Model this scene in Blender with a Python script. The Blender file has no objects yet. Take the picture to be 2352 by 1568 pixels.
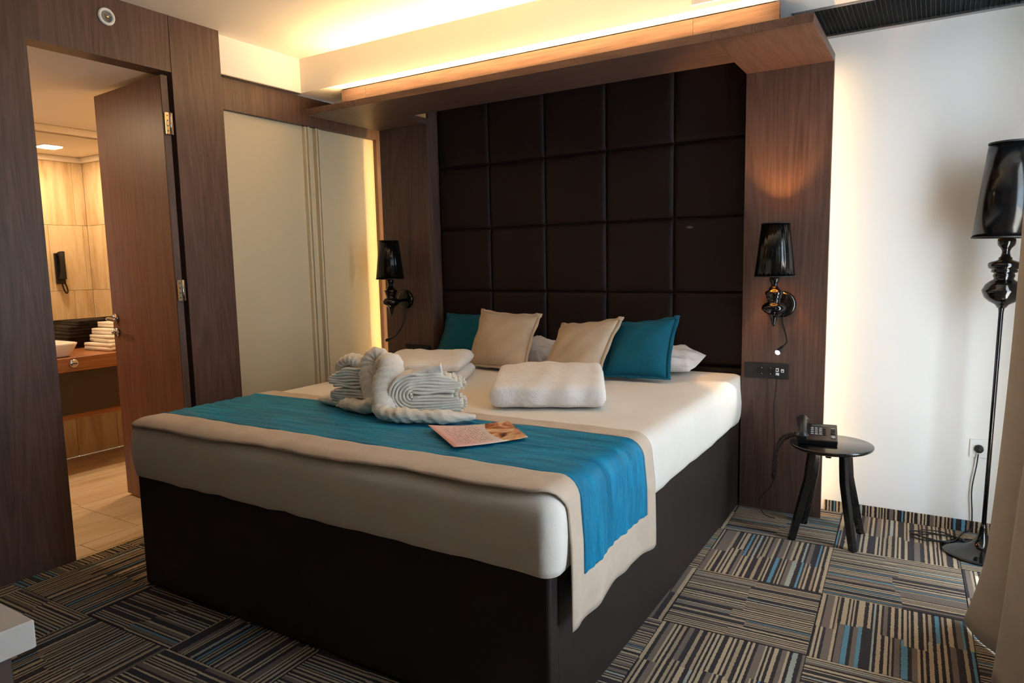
import bpy, bmesh, math, random
from mathutils import Vector, Matrix
from math import sin, cos, pi, radians
random.seed(7)
SC = bpy.context.scene
COL = SC.collection

# ------------------------------------------------------------------ camera
CAM_LOC = Vector((2.8797, -3.4456, 1.2385))
YAW, PITCH, ROLL, FPX = -0.551, -0.1141, -0.0207, 1582.97
fwd = Vector((sin(YAW)*cos(PITCH), cos(YAW)*cos(PITCH), sin(PITCH)))
rgt0 = Vector((cos(YAW), -sin(YAW), 0)); up0 = rgt0.cross(fwd)
rgt = cos(ROLL)*rgt0 + sin(ROLL)*up0; upv = -sin(ROLL)*rgt0 + cos(ROLL)*up0
cam_d = bpy.data.cameras.new('camera'); cam_d.sensor_width = 36.0
cam_d.lens = FPX/2352*36.0; cam_d.clip_start = 0.02
cam = bpy.data.objects.new('camera', cam_d); COL.objects.link(cam)
cam.matrix_world = Matrix(((rgt.x, upv.x, -fwd.x, CAM_LOC.x), (rgt.y, upv.y, -fwd.y, CAM_LOC.y),
                           (rgt.z, upv.z, -fwd.z, CAM_LOC.z), (0, 0, 0, 1)))
SC.camera = cam
SC.view_settings.view_transform = 'Standard'; SC.view_settings.look = 'None'
SC.view_settings.gamma = 1.0; SC.view_settings.use_curve_mapping = False
SC.view_settings.exposure = -0.1

# ------------------------------------------------------------------ world and large lights
W = bpy.data.worlds.new('daylight'); SC.world = W; W.use_nodes = True
bg = W.node_tree.nodes['Background']
bg.inputs[0].default_value = (0.66, 0.83, 1.0, 1); bg.inputs[1].default_value = 16.5
WIN = dict(x=3.32, z0=0.06, z1=2.2)                          # unseen glazed doors in the right wall; second one added to light the runner
WINS = ((-1.0, -.38), (-2.08, -1.70))
sun_d = bpy.data.lights.new('sun', 'SUN'); sun_d.energy = 70.0; sun_d.angle = radians(0.6); sun_d.color = (1.0, .97, .92)
sun = bpy.data.objects.new('sun', sun_d); COL.objects.link(sun)
sun.rotation_euler = Vector((-1.0, .25, -1.34)).to_track_quat('-Z', 'Y').to_euler()
def area(name, loc, rot, sx, sy, power, color, portal=False):
    l = bpy.data.lights.new(name, 'AREA'); l.shape = 'RECTANGLE'; l.size = sx; l.size_y = sy
    l.energy = power; l.color = color
    if portal: l.cycles.is_portal = True
    o = bpy.data.objects.new(name, l); COL.objects.link(o); o.location = loc; o.rotation_euler = rot
    return o
for wy0, wy1 in WINS:
    area('window_portal', (WIN['x']+0.10, (wy0+wy1)/2, (WIN['z0']+WIN['z1'])/2), (0, radians(90), 0),
         WIN['z1']-WIN['z0'], wy1-wy0, 1, (1, 1, 1), portal=True)
WARM = (1.0, 0.63, 0.27)
P_COVE, P_SIDE, P_SCONCE, P_READ, P_BATH = 31.0, 4.0, 26.0, 0.25, 15.0

# ------------------------------------------------------------------ material helpers
def rgb(r, g, b):
    f = lambda c: (c/255/12.92) if c/255 <= 0.04045 else ((c/255+0.055)/1.055)**2.4
    return (f(r), f(g), f(b), 1)
class NT:
    def __init__(s, name):
        s.m = bpy.data.materials.new(name); s.m.use_nodes = True; s.t = s.m.node_tree
        s.b = s.t.nodes['Principled BSDF']
    def n(s, typ, **kw):
        nd = s.t.nodes.new(typ); ins = kw.pop('ins', {})
        for k, v in kw.items(): setattr(nd, k, v)
        for k, v in ins.items():
            if isinstance(v, bpy.types.NodeSocket): s.t.links.new(v, nd.inputs[k])
            else: nd.inputs[k].default_value = v
        return nd
    def math(s, op, a, b=0.0, c=None):
        d = {0: a, 1: b}
        if c is not None: d[2] = c
        return s.n('ShaderNodeMath', operation=op, ins=d).outputs[0]
    def ramp(s, fac, stops, interp='LINEAR'):
        r = s.n('ShaderNodeValToRGB', ins={0: fac}); cr = r.color_ramp; cr.interpolation = interp
        while len(cr.elements) < len(stops): cr.elements.new(0.5)
        for e, (p, c) in zip(cr.elements, stops): e.position = p; e.color = c
        return r.outputs[0]
    def mix(s, fac, a, b, blend='MIX'):
        m = s.n('ShaderNodeMix', data_type='RGBA', blend_type=blend)
        for i, v in ((0, fac), (6, a), (7, b)):
            if isinstance(v, bpy.types.NodeSocket): s.t.links.new(v, m.inputs[i])
            else: m.inputs[i].default_value = v
        return m.outputs[2]
    def obco(s, scale=(1, 1, 1)):
        tc = s.n('ShaderNodeTexCoord')
        return s.n('ShaderNodeMapping', ins={0: tc.outputs['Object'], 3: scale}).outputs[0]
    def noise(s, vec, scale, detail=4, rough=0.55, dist=0.0):
        return s.n('ShaderNodeTexNoise', ins={'Vector': vec, 'Scale': scale, 'Detail': detail, 'Roughness': rough, 'Distortion': dist}).outputs[0]
    def set(s, **kw):
        for k, v in kw.items():
            k = k.replace('_', ' ')
            if isinstance(v, bpy.types.NodeSocket): s.t.links.new(v, s.b.inputs[k])
            else: s.b.inputs[k].default_value = v
    def bump(s, h, strength=0.3, dist=0.01):
        b = s.n('ShaderNodeBump', ins={'Height': h, 'Strength': strength, 'Distance': dist})
        s.t.links.new(b.outputs[0], s.b.inputs['Normal'])
MATS = {}
def simple(name, col, rough=0.5, metal=0.0, spec=0.5, coat=0.0):
    t = NT(name); t.set(Base_Color=col, Roughness=rough, Metallic=metal, Specular_IOR_Level=spec, Coat_Weight=coat)
    MATS[name] = t.m; return t.m
def wood(name, dark, mid, light, axis='z', rough=0.42, scale=1.0):
    t = NT(name)
    sc = {'z': (1, 1, .07), 'x': (.07, 1, 1), 'y': (1, .07, 1)}[axis]
    v = t.obco(sc)
    oi = t.n('ShaderNodeObjectInfo').outputs['Random']
    off = t.n('ShaderNodeVectorMath', operation='ADD', ins={0: v, 1: t.n('ShaderNodeCombineXYZ', ins={0: t.math('MULTIPLY', oi, 7.3), 1: t.math('MULTIPLY', oi, 3.1), 2: t.math('MULTIPLY', oi, 5.7)}).outputs[0]}).outputs[0]
    big = t.noise(off, 5.5*scale, 3, .5, 1.2)
    rings = t.math('FRACT', t.math('MULTIPLY', big, 9.0))
    rings = t.math('ABSOLUTE', t.math('SUBTRACT', rings, 0.5))
    fine = t.noise(off, 95*scale, 5, .65)
    f = t.math('ADD', t.math('MULTIPLY', rings, 0.42), t.math('ADD', t.math('MULTIPLY', fine, 0.62), t.math('MULTIPLY', big, .22)))
    c = t.ramp(f, [(.28, dark), (.52, mid), (.78, light)])
    t.set(Base_Color=c, Roughness=rough, Specular_IOR_Level=.4)
    t.bump(fine, .10, .002)
    MATS[name] = t.m; return t.m
for ax in 'zxy':
    wood('walnut_'+ax, rgb(68, 50, 43), rgb(89, 67, 58), rgb(106, 82, 71), ax)
wood('door_wood', rgb(94, 64, 53), rgb(114, 79, 66), rgb(130, 93, 78), 'z')
wood('vanity_wood', rgb(118, 72, 40), rgb(150, 95, 56), rgb(172, 116, 72), 'y')
simple('white_paint', rgb(236, 230, 222), .75)
simple('bounce_slab', rgb(214, 208, 198), .8)
simple('wall_beige', rgb(160, 144, 124), .75)
simple('scuff_grey', rgb(104, 92, 84), .7)
simple('wall_white', rgb(238, 236, 232), .7)
simple('wardrobe_white', rgb(220, 204, 170), .45)
simple('plastic_white', rgb(235, 235, 232), .35)
simple('plastic_black', rgb(20, 20, 22), .38)
simple('plastic_dark', rgb(30, 28, 28), .5)
simple('gloss_black', rgb(8, 8, 9), .09, 0, .5, .15)
simple('lacquer_black', rgb(14, 14, 16), .22, 0, .5, .3)
simple('rubber_black', rgb(16, 15, 16), .55)
simple('chrome', rgb(200, 196, 190), .18, 1.0)
simple('brass_steel', rgb(190, 172, 140), .28, 1.0)
simple('alu', rgb(150, 150, 152), .35, .9)
simple('gold_lining', rgb(206, 160, 90), .3, .85)
simple('dark_void', rgb(8, 9, 11), .9)
simple('grille_metal', rgb(34, 38, 42), .45, .5)
simple('mirror_glass', rgb(235, 232, 226), .01, 1.0)
simple('black_glass', rgb(18, 10, 8), .06, 0, .6)
simple('ceramic', rgb(238, 232, 224), .15, 0, .5, .4)
simple('cabinet_brown', rgb(58, 40, 26), .4)
simple('grout', rgb(150, 128, 96), .9)
simple('key_grey', rgb(150, 156, 162), .4)
simple('screen_grey', rgb(70, 80, 78), .25)
simple('desk_white', rgb(226, 222, 218), .3)
simple('desk_leg', rgb(86, 70, 64), .5)
simple('floor_base', rgb(40, 36, 34), .95)
def emis(name, col, s):
    t = NT(name); t.set(Base_Color=(0, 0, 0, 1), Emission_Color=col, Emission_Strength=s); MATS[name] = t.m
emis('led_warm', (1.0, .74, .40, 1), 14); emis('led_white', (1.0, .95, .86, 1), 60); emis('panel_light', (1.0, .86, .66, 1), 12)
emis('bulb_warm', (1.0, .60, .22, 1), 18)
# leather
def leather(name, c1, c2, rough):
    t = NT(name); v = t.obco()
    n1 = t.noise(v, 9, 3); n2 = t.n('ShaderNodeTexVoronoi', ins={'Vector': v, 'Scale': 420}).outputs[0]
    t.set(Base_Color=t.ramp(n1, [(.3, c1), (.7, c2)]), Roughness=rough, Specular_IOR_Level=.28)
    t.bump(n2, .06, .001); MATS[name] = t.m
leather('leather', rgb(26, 15, 11), rgb(31, 18, 14), .58)
leather('base_leather', rgb(42, 35, 33), rgb(48, 40, 38), .46)
# fabrics
def fabric(name, c1, c2, bscale=180, bstr=.15, big=0.0, bigscale=6, rough=.9, sheen=.0, vscale=(1, 1, 1), ramp=(.35, .65)):
    t = NT(name); v = t.obco(vscale)
    n1 = t.noise(v, bigscale, 5, .6, .6); n2 = t.noise(t.obco(), bscale, 3)
    h = t.math('ADD', t.math('MULTIPLY', n1, big), t.math('MULTIPLY', n2, 0.06))
    t.set(Base_Color=t.ramp(n1, [(ramp[0], c1), (ramp[1], c2)]), Roughness=rough, Specular_IOR_Level=.25, Sheen_Weight=sheen)
    t.bump(h, bstr, .02); MATS[name] = t.m
fabric('sheet_white', rgb(234, 226, 214), rgb(238, 231, 221), 240, .30, .5, 5, .85, 0)
fabric('duvet_white', rgb(232, 226, 220), rgb(238, 232, 226), 240, .7, 1.0, 8, .85, 0, (1, 1, 1))
fabric('pillow_white', rgb(226, 214, 206), rgb(236, 228, 222), 240, .6, 1.0, 9, .85, 0)
fabric('towel_white', rgb(234, 225, 210), rgb(240, 233, 221), 300, .5, .5, 22, .95, .0)
fabric('beige_linen', rgb(182, 164, 142), rgb(194, 176, 154), 420, .3, .2, 9, .9, .1)
fabric('border_satin', rgb(198, 178, 158), rgb(208, 190, 170), 300, .3, .5, 8, .6, .1)
fabric('teal_runner', rgb(0, 104, 142), rgb(0, 140, 184), 200, 1.0, 1.6, 10, .5, .0, (.35, 2.4, .35), (.3, .7))
fabric('curtain_fabric', rgb(172, 160, 144), rgb(180, 168, 152), 300, .2, .2, 5, .85, .1)
# teal damask velvet
t = NT('teal_velvet'); v = t.obco()
w1 = t.math('ABSOLUTE', t.math('SUBTRACT', t.math('FRACT', t.math('MULTIPLY', t.noise(v, 11, 1, .4, 2.5), 6.0)), .5))
n2 = t.noise(v, 60, 4)
t.set(Base_Color=t.mix(t.math('MULTIPLY', w1, .5), rgb(0, 80, 102), rgb(0, 98, 122)), Roughness=.8, Sheen_Weight=.05, Specular_IOR_Level=.2)
t.bump(t.math('ADD', w1, t.math('MULTIPLY', n2, .6)), .22, .004); MATS['teal_velvet'] = t.m
# travertine
def travertine(name, axis, c):
    t = NT(name); sc = {'z': (1, 1, .12), 'y': (1, .12, 1)}[axis]
    oi = t.n('ShaderNodeObjectInfo').outputs['Random']
    v = t.n('ShaderNodeVectorMath', operation='ADD', ins={0: t.obco(sc), 1: t.n('ShaderNodeCombineXYZ', ins={0: t.math('MULTIPLY', oi, 9.0), 1: t.math('MULTIPLY', oi, 5.0)}).outputs[0]}).outputs[0]
    a = t.noise(v, 9, 6, .6, 1.0); b = t.noise(v, 30, 4, .6, .5)
    f = t.math('ADD', t.math('MULTIPLY', a, .7), t.math('MULTIPLY', b, .3))
    t.set(Base_Color=t.ramp(f, [(.3, c[0]), (.46, c[1]), (.56, c[2]), (.72, c[1])]), Roughness=.32); MATS[name] = t.m
travertine('travertine_wall', 'z', (rgb(180, 146, 104), rgb(214, 190, 152), rgb(228, 208, 174)))
travertine('travertine_floor', 'y', (rgb(186, 158, 122), rgb(208, 184, 150), rgb(218, 198, 168)))
# striped carpet
def carpet(name, across='X', cells=26.0, size=.46):
    t = NT(name); co = t.n('ShaderNodeTexCoord').outputs['Object']
    s = t.n('ShaderNodeSeparateXYZ', ins={0: co})
    u = t.math('ADD', t.math('DIVIDE', s.outputs[across], size), .5)
    v = t.math('ADD', t.math('DIVIDE', s.outputs['Y' if across == 'X' else 'Z'], size), .5)
    rnd = t.math('MULTIPLY', t.n('ShaderNodeObjectInfo').outputs['Random'], 91.0)
    wn = lambda w: t.n('ShaderNodeTexWhiteNoise', noise_dimensions='1D', ins={'W': w}).outputs[0]
    brk = t.math('ADD', .42, t.math('MULTIPLY', wn(t.math('ADD', t.math('FLOOR', t.math('MULTIPLY', u, 7.0)), rnd)), .16))
    half = t.math('GREATER_THAN', v, brk)
    seed = t.math('ADD', rnd, t.math('MULTIPLY', half, 41.0))
    jit = t.n('ShaderNodeTexNoise', noise_dimensions='1D', ins={'W': t.math('ADD', t.math('MULTIPLY', u, 11.0), seed), 'Scale': 1.0, 'Detail': 0.0}).outputs[0]
    wob = t.noise(co, 90, 1)
    ud = t.math('ADD', t.math('ADD', t.math('MULTIPLY', u, cells), t.math('MULTIPLY', jit, 1.2)), t.math('MULTIPLY', wob, .22))
    k = t.math('FLOOR', ud); fr = t.math('FRACT', ud)
    r1 = wn(t.math('ADD', k, t.math('MULTIPLY', seed, 3.7))); r2 = wn(t.math('ADD', t.math('MULTIPLY', k, 1.7), t.math('ADD', seed, 300.0)))
    wdt = t.math('ADD', .40, t.math('MULTIPLY', r2, .22))
    wdt = t.math('ADD', wdt, t.math('MULTIPLY', t.math('MULTIPLY', t.math('GREATER_THAN', r1, .60), t.math('LESS_THAN', r1, .72)), .5))
    stripe = t.math('LESS_THAN', fr, wdt)
    tan, tan2, brn, chc, blu, pal = rgb(188, 168, 138), rgb(170, 150, 122), rgb(120, 106, 96), rgb(52, 48, 52), rgb(92, 142, 164), rgb(164, 170, 158)
    colr = t.ramp(r1, [(0, tan), (.40, tan2), (.60, brn), (.72, tan), (.80, chc), (.90, blu), (.95, pal)], 'CONSTANT')
    c = t.mix(stripe, rgb(50, 42, 44), colr)
    pile = t.noise(co, 700, 2)
    c = t.mix(.35, c, t.ramp(pile, [(.3, (.35, .35, .35, 1)), (.7, (1, 1, 1, 1))]), 'MULTIPLY')
    t.set(Base_Color=c, Roughness=1.0, Specular_IOR_Level=.1, Sheen_Weight=.1); t.bump(pile, .5, .003); MATS[name] = t.m
carpet('carpet', 'X', 25.0); carpet('carpet_fine', 'X', 33.0); carpet('carpet_skirt', 'X', 30.0)
# leaflet print
t = NT('leaflet_print'); co = t.n('ShaderNodeTexCoord').outputs['UV']; s = t.n('ShaderNodeSeparateXYZ', ins={0: co}); U, V = s.outputs[0], s.outputs[1]
paper = t.ramp(U, [(0, rgb(238, 178, 166)), (.42, rgb(240, 206, 196)), (.6, rgb(240, 224, 214)), (1, rgb(238, 222, 204))])
ln = t.math('LESS_THAN', t.math('FRACT', t.math('MULTIPLY', U, 26.0)), .42)
wrd = t.math('GREATER_THAN', t.noise(t.n('ShaderNodeCombineXYZ', ins={0: t.math('MULTIPLY', t.math('FLOOR', t.math('MULTIPLY', U, 26.0)), 3.3), 1: t.math('MULTIPLY', V, 16.0)}).outputs[0], 1.0, 1), .46)
box_ = t.math('MULTIPLY', t.math('MULTIPLY', t.math('GREATER_THAN', U, .12), t.math('LESS_THAN', U, .58)), t.math('MULTIPLY', t.math('GREATER_THAN', V, .12), t.math('LESS_THAN', V, .88)))
txt = t.math('MULTIPLY', t.math('MULTIPLY', ln, wrd), t.math('MULTIPLY', box_, .5))
paper = t.mix(txt, paper, rgb(120, 84, 84))
ph = t.noise(co, 4.2, 3, .5, 1.2)
photo = t.ramp(ph, [(.30, rgb(60, 28, 16)), (.42, rgb(176, 100, 52)), (.52, rgb(224, 160, 108)), (.62, rgb(240, 218, 180)), (.75, rgb(232, 196, 150))])
arc = t.math('GREATER_THAN', U, t.math('ADD', .62, t.math('MULTIPLY', t.math('POWER', t.math('SUBTRACT', V, .5), 2.0), .35)))
t.set(Base_Color=t.mix(arc, paper, photo), Roughness=.35); MATS['leaflet_print'] = t.m
# glass that lets daylight straight through
t = NT('window_glass'); tr = t.n('ShaderNodeBsdfTransparent'); gl = t.n('ShaderNodeBsdfGlossy', ins={'Roughness': .02})
mx = t.n('ShaderNodeMixShader', ins={0: .05, 1: tr.outputs[0], 2: gl.outputs[0]})
t.t.links.new(mx.outputs[0], t.t.nodes['Material Output'].inputs[0]); MATS['window_glass'] = t.m
# pleated shade: glossy black outside, gold lining inside
t = NT('shade_black'); geo = t.n('ShaderNodeNewGeometry').outputs['Backfacing']
t.set(Base_Color=rgb(10, 10, 11), Roughness=.16, Specular_IOR_Level=.35); MATS['shade_black'] = t.m

# ------------------------------------------------------------------ geometry helpers
def wloc(o):
    v = Vector((0, 0, 0))
    while o: v += o.location; o = o.parent
    return v
def link_mesh(name, me, mat, parent=None):
    o = bpy.data.objects.new(name, me); COL.objects.link(o)
    if mat and not me.materials: me.materials.append(MATS[mat])
    if parent: o.parent = parent
    return o
def put(name, bm, mat, parent=None, smooth=False, tag=None, origin=None):
    """bm is in world space; the object origin goes to its parent's origin (or `origin`)."""
    org = wloc(parent) if parent else Vector(origin) if origin else Vector((0, 0, 0))
    bmesh.ops.recalc_face_normals(bm, faces=bm.faces[:])
    if org.length > 0: bmesh.ops.translate(bm, vec=-org, verts=bm.verts[:])
    me = bpy.data.meshes.new(name); bm.to_mesh(me); bm.free()
    if smooth: me.shade_smooth()
    o = link_mesh(name, me, mat, parent)
    if not parent: o.location = org
    if tag: props(o, *tag)
    return o
def props(o, label=None, cat=None, group=None):
    if label: o['label'] = label
    if cat: o['category'] = cat
    if group: o['group'] = group
    return o
def struct(o): o['kind'] = 'structure'; return o
def thing(name, label, cat, loc=(0, 0, 0), group=None):
    o = bpy.data.objects.new(name, None); COL.objects.link(o); o.location = loc; o.empty_display_size = .1
    return props(o, label, cat, group)
def room(name, loc=(0, 0, 0)):
    o = bpy.data.objects.new(name, None); COL.objects.link(o); o.location = loc; o.empty_display_size = .1
    return struct(o)
def box(x0, x1, y0, y1, z0, z1, bev=0.0, seg=2, bm=None):
    b = bmesh.new()
    r = bmesh.ops.create_cube(b, size=1)
    for v in b.verts:
        v.co = Vector((x0 if v.co.x < 0 else x1, y0 if v.co.y < 0 else y1, z0 if v.co.z < 0 else z1))
    if bev > 0: bmesh.ops.bevel(b, geom=b.edges[:], offset=bev, segments=seg, profile=.5, affect='EDGES')
    if bm is None: return b
    return merge(bm, b)
def merge(dst, src):
    me = bpy.data.meshes.new('tmp'); src.to_mesh(me); src.free(); dst.from_mesh(me); bpy.data.meshes.remove(me); return dst
def lathe(prof, c, seg=40, bm=None, axis='z'):
    b = bm or bmesh.new(); rings = []
    for r, h in prof:
        ring = []
        for i in range(seg):
            a = 2*pi*i/seg
            p = {'z': (r*cos(a), r*sin(a), h), 'y': (r*cos(a), h, r*sin(a)), 'x': (h, r*cos(a), r*sin(a))}[axis]
            ring.append(b.verts.new(Vector(c)+Vector(p)))
        rings.append(ring)
    for A, B in zip(rings, rings[1:]):
        for i in range(seg): b.faces.new((A[i], A[(i+1) % seg], B[(i+1) % seg], B[i]))
    for ring, fl in ((rings[0], 1), (rings[-1], 0)) if tuple(prof[0]) != tuple(prof[-1]) else ():
        if (Vector(ring[0].co)-Vector(ring[seg//2].co)).length > 1e-5: b.faces.new(ring[::-1] if fl else ring)
    bmesh.ops.remove_doubles(b, verts=b.verts[:], dist=1e-6)
    return b
def spline(pts, n=8):
    P = [Vector(p) for p in pts]; out = []
    for i in range(len(P)-1):
        p0 = P[max(i-1, 0)]; p1 = P[i]; p2 = P[i+1]; p3 = P[min(i+2, len(P)-1)]
        for k in range(n):
            t = k/n
            out.append(.5*((2*p1)+(p2-p0)*t+(2*p0-5*p1+4*p2-p3)*t*t+(3*p1-p0-3*p2+p3)*t**3))
    out.append(P[-1]); return out
def sweep(path, sect, bm=None, up=Vector((0, 0, 1)), cap=True, fixed=None):
    """sect(i, n) -> list of (a, b) in the normal plane; a along side, b along `up`-ish. fixed: constant side vector."""
    b = bm or bmesh.new(); rings = []; n = len(path); prev = None
    for i, p in enumerate(path):
        tg = (path[min(i+1, n-1)]-path[max(i-1, 0)]).normalized()
        if fixed is not None: side = fixed
        else:
            if prev is None:
                side = tg.cross(up)
                if side.length < 1e-3: side = tg.cross(Vector((1, 0, 0)))
            else: side = prev-tg*prev.dot(tg)
            side.normalize(); prev = side
        nrm = side.cross(tg).normalized()
        rings.append([b.verts.new(p+side*a+nrm*c) for a, c in sect(i, n)])
    m = len(rings[0])
    for A, B in zip(rings, rings[1:]):
        for i in range(m): b.faces.new((A[i], A[(i+1) % m], B[(i+1) % m], B[i]))
    if cap: b.faces.new(rings[0][::-1]); b.faces.new(rings[-1])
    return b
def circ(r, n=8, ry=None): return [(r*cos(2*pi*k/n), (ry or r)*sin(2*pi*k/n)) for k in range(n)]
def tube(pts, r, n=8, smoothn=8, bm=None):
    path = spline(pts, smoothn) if smoothn else [Vector(p) for p in pts]
    rr = r if callable(r) else (lambda t: r)
    return sweep(path, lambda i, m: circ(rr(i/(m-1)), n), bm)
def cyl(c, r, h0, h1, axis='z', seg=24, bm=None): return lathe([(r, h0), (r, h1)], c, seg, bm, axis)
def copy_tree(o, parent=None):
    c = o.copy(); COL.objects.link(c)
    if parent: c.parent = parent
    for ch in list(o.children): copy_tree(ch, c)
    return c

# ------------------------------------------------------------------ dimensions
H = 2.419; HS = 2.2306; XL = -0.231; XR = WIN['x']; YB = 0.14; YF = -4.3
b0, b1, a0, a1 = -0.2056, 0.1787, 2.084, 2.4599          # outer and inner edges of the two side panels
HC, TC, DC = 2.0925, 0.0344, 0.603                       # canopy underside, thickness, overhang
DY1, DY2, DH = -2.010, -1.397, 2.1606                    # bathroom doorway
BZ = 2.17                                                # bathroom ceiling

# ------------------------------------------------------------------ floor
floor = struct(put('floor', box(XL-0.1, XR+.1, YF, YB+.1, -0.06, -0.008), 'floor_base'))
TS = .46; ang = radians(1.8); ex = Vector((cos(ang), sin(ang), 0)); ey = Vector((-sin(ang), cos(ang), 0)); N0 = Vector((2.570, -.787, 0))
bm = box(-TS/2+.0008, TS/2-.0008, -TS/2+.0008, TS/2-.0008, -.008, 0.0, .0015, 1)
tile_me = bpy.data.meshes.new('carpet_tile'); bm.to_mesh(tile_me); bm.free(); tile_me.materials.append(MATS['carpet'])
tile_me2 = tile_me.copy(); tile_me2.materials.clear(); tile_me2.materials.append(MATS['carpet_fine'])
for i in range(-8, 3):
    for j in range(-9, 3):
        c = N0+ex*(i+.5)*TS+ey*(j+.5)*TS
        x0, x1, y0, y1 = XL, XR, YF, YB-.008
        if c.x < x0-TS*.52 or c.x > x1+TS*.52 or c.y < y0-TS*.52 or c.y > y1+TS*.52: continue
        full = (c.x-TS*.53 > x0 and c.x+TS*.53 < x1 and c.y-TS*.53 > y0 and c.y+TS*.53 < y1)
        rz = ang+(0 if (i+j) % 2 else pi/2)
        odd = (i+j) % 2
        if full: o = link_mesh('carpet_tile', tile_me if odd else tile_me2, None, floor)
        else:                                             # cut along the wall
            b = bmesh.new(); b.from_mesh(tile_me); R = Matrix.Translation(c) @ Matrix.Rotation(rz, 4, 'Z')
            bmesh.ops.transform(b, matrix=R, verts=b.verts[:])
            for co, no in (((x0, 0, 0), (-1, 0, 0)), ((x1, 0, 0), (1, 0, 0)), ((0, y0, 0), (0, -1, 0)), ((0, y1, 0), (0, 1, 0))):
                bmesh.ops.bisect_plane(b, geom=b.verts[:]+b.edges[:]+b.faces[:], plane_co=co, plane_no=no, clear_outer=True)
            if not b.faces: b.free(); continue
            bmesh.ops.transform(b, matrix=R.inverted(), verts=b.verts[:])
            me = bpy.data.meshes.new('carpet_tile'); b.to_mesh(me); b.free(); me.materials.append(MATS['carpet' if odd else 'carpet_fine'])
            o = link_mesh('carpet_tile', me, None, floor)
        o.location = c; o.rotation_euler = (0, 0, rz)
# bathroom floor
bf = room('floor_bathroom')
put('screed', box(-2.05, XL-.1, -2.7, -.25, -.06, -.011), 'grout', bf)
xs = [-.2315, -.40, -.955, -1.51, -2.0]
for k in range(4):
    ys = [-.29]; y = -.53 if k % 2 else -.80
    y += .0
    while y > -2.65: ys.append(y); y -= .555
    ys.append(-2.65)
    if k >= 1: ys = sorted(set([-.29, -.52, -1.075, -1.63, -2.185, -2.65]), reverse=True) if k == 2 else ys
    for ya, yb in zip(ys, ys[1:]):
        bmx = box(xs[k+1]+.0015, xs[k]-.0015, yb+.0015, ya-.0015, -.011, -.001, .001, 1)
        put('floor_tile', bmx, 'travertine_floor', bf)

# ------------------------------------------------------------------ walls, ceiling
ceil = struct(put('ceiling', box(XL-.6, XR+.1, YF, YB+.1, H, H+.1), 'white_paint'))
soff = room('trim_1')                                     # dropped ceiling over wardrobe and headboard
put('soffit_face', box(-.277, 2.33, -.569, YB, HS, H), 'white_paint', soff)
put('soffit_face', box(2.33, XR, -.569, -.305, HS, H), 'white_paint', soff)
put('soffit_face', box(-.80, -.277, -1.127, YB, HS, H), 'white_paint', soff)
put('shadow_gap_profile', box(-.3145, -.2775, -1.126, -.5695, HS-.005, HS-.0002), 'alu', soff)
wb = struct(put('wall_back', box(-.78, XR+.1, YB, YB+.12, 0, H), 'wall_white'))
struct(put('wall_front', box(XL-.1, XR+.1, YF-.1, YF, 0, H), 'wall_beige'))
wr = room('wall_right')
ycuts = [YF, -2.08, -1.70, -1.0, -.38, YB]
for ya, yb in zip(ycuts[::2], ycuts[1::2]): put('wall_panel', box(XR, XR+.12, ya, yb, 0, H), 'wall_white', wr)
for wy0, wy1 in WINS:
    put('wall_panel', box(XR, XR+.12, wy0, wy1, WIN['z1'], H), 'wall_white', wr)
    put('wall_panel', box(XR, XR+.12, wy0, wy1, 0, WIN['z0']), 'wall_white', wr)
for k, (wy0, wy1) in enumerate(WINS):
    wn_ = room('window_%d' % (k+1), (XR+.05, (wy0+wy1)/2, WIN['z0']))
    for (ya, yb, za, zb) in ((wy0, wy1, WIN['z0'], WIN['z0']+.05), (wy0, wy1, WIN['z1']-.05, WIN['z1']), (wy0, wy0+.05, WIN['z0'], WIN['z1']), (wy1-.05, wy1, WIN['z0'], WIN['z1'])):
        put('window_frame', box(XR+.03, XR+.08, ya, yb, za, zb, .004, 1), 'plastic_white', wn_)
    put('pane', box(XR+.052, XR+.058, wy0+.05, wy1-.05, WIN['z0']+.05, WIN['z1']-.05), 'window_glass', wn_)
struct(put('ceiling_sky_blocker', box(XR+.12, XR+1.5, -4.3, 1.4, 2.34, 2.5), 'wall_white'))  # unseen overhang, added to cut off the upper sky
struct(put('floor_light_bouncer', box(XR+.12, XR+1.5, -4.3, 1.4, -.12, -.02), 'bounce_slab'))  # unseen slab, added to bounce sunlight into the room
# left wall of walnut boards with the bathroom doorway
wl = room('wall_left')
put('wood_panel', box(XL-.10, XL, YF, DY1, 0, H), 'walnut_z', wl)
put('wood_panel', box(XL-.10, XL, DY1, DY2-.0015, DH, H), 'walnut_z', wl)
put('wood_panel', box(XL-.018, XL, DY2+.0015, -1.127, 0, H, .0008, 1), 'walnut_z', wl)
put('door_jamb', box(XL-.10, XL-.018, DY2+.002, -1.127, 0, H), 'walnut_z', wl)
put('door_jamb', box(XL-.085, XL-.06, DY2-.014, DY2+.002, 0, DH), 'walnut_z', wl)
put('threshold', box(XL-.012, XL+.003, DY1, DY2, -.004, .004, .001, 1), 'brass_steel', wl)
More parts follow.
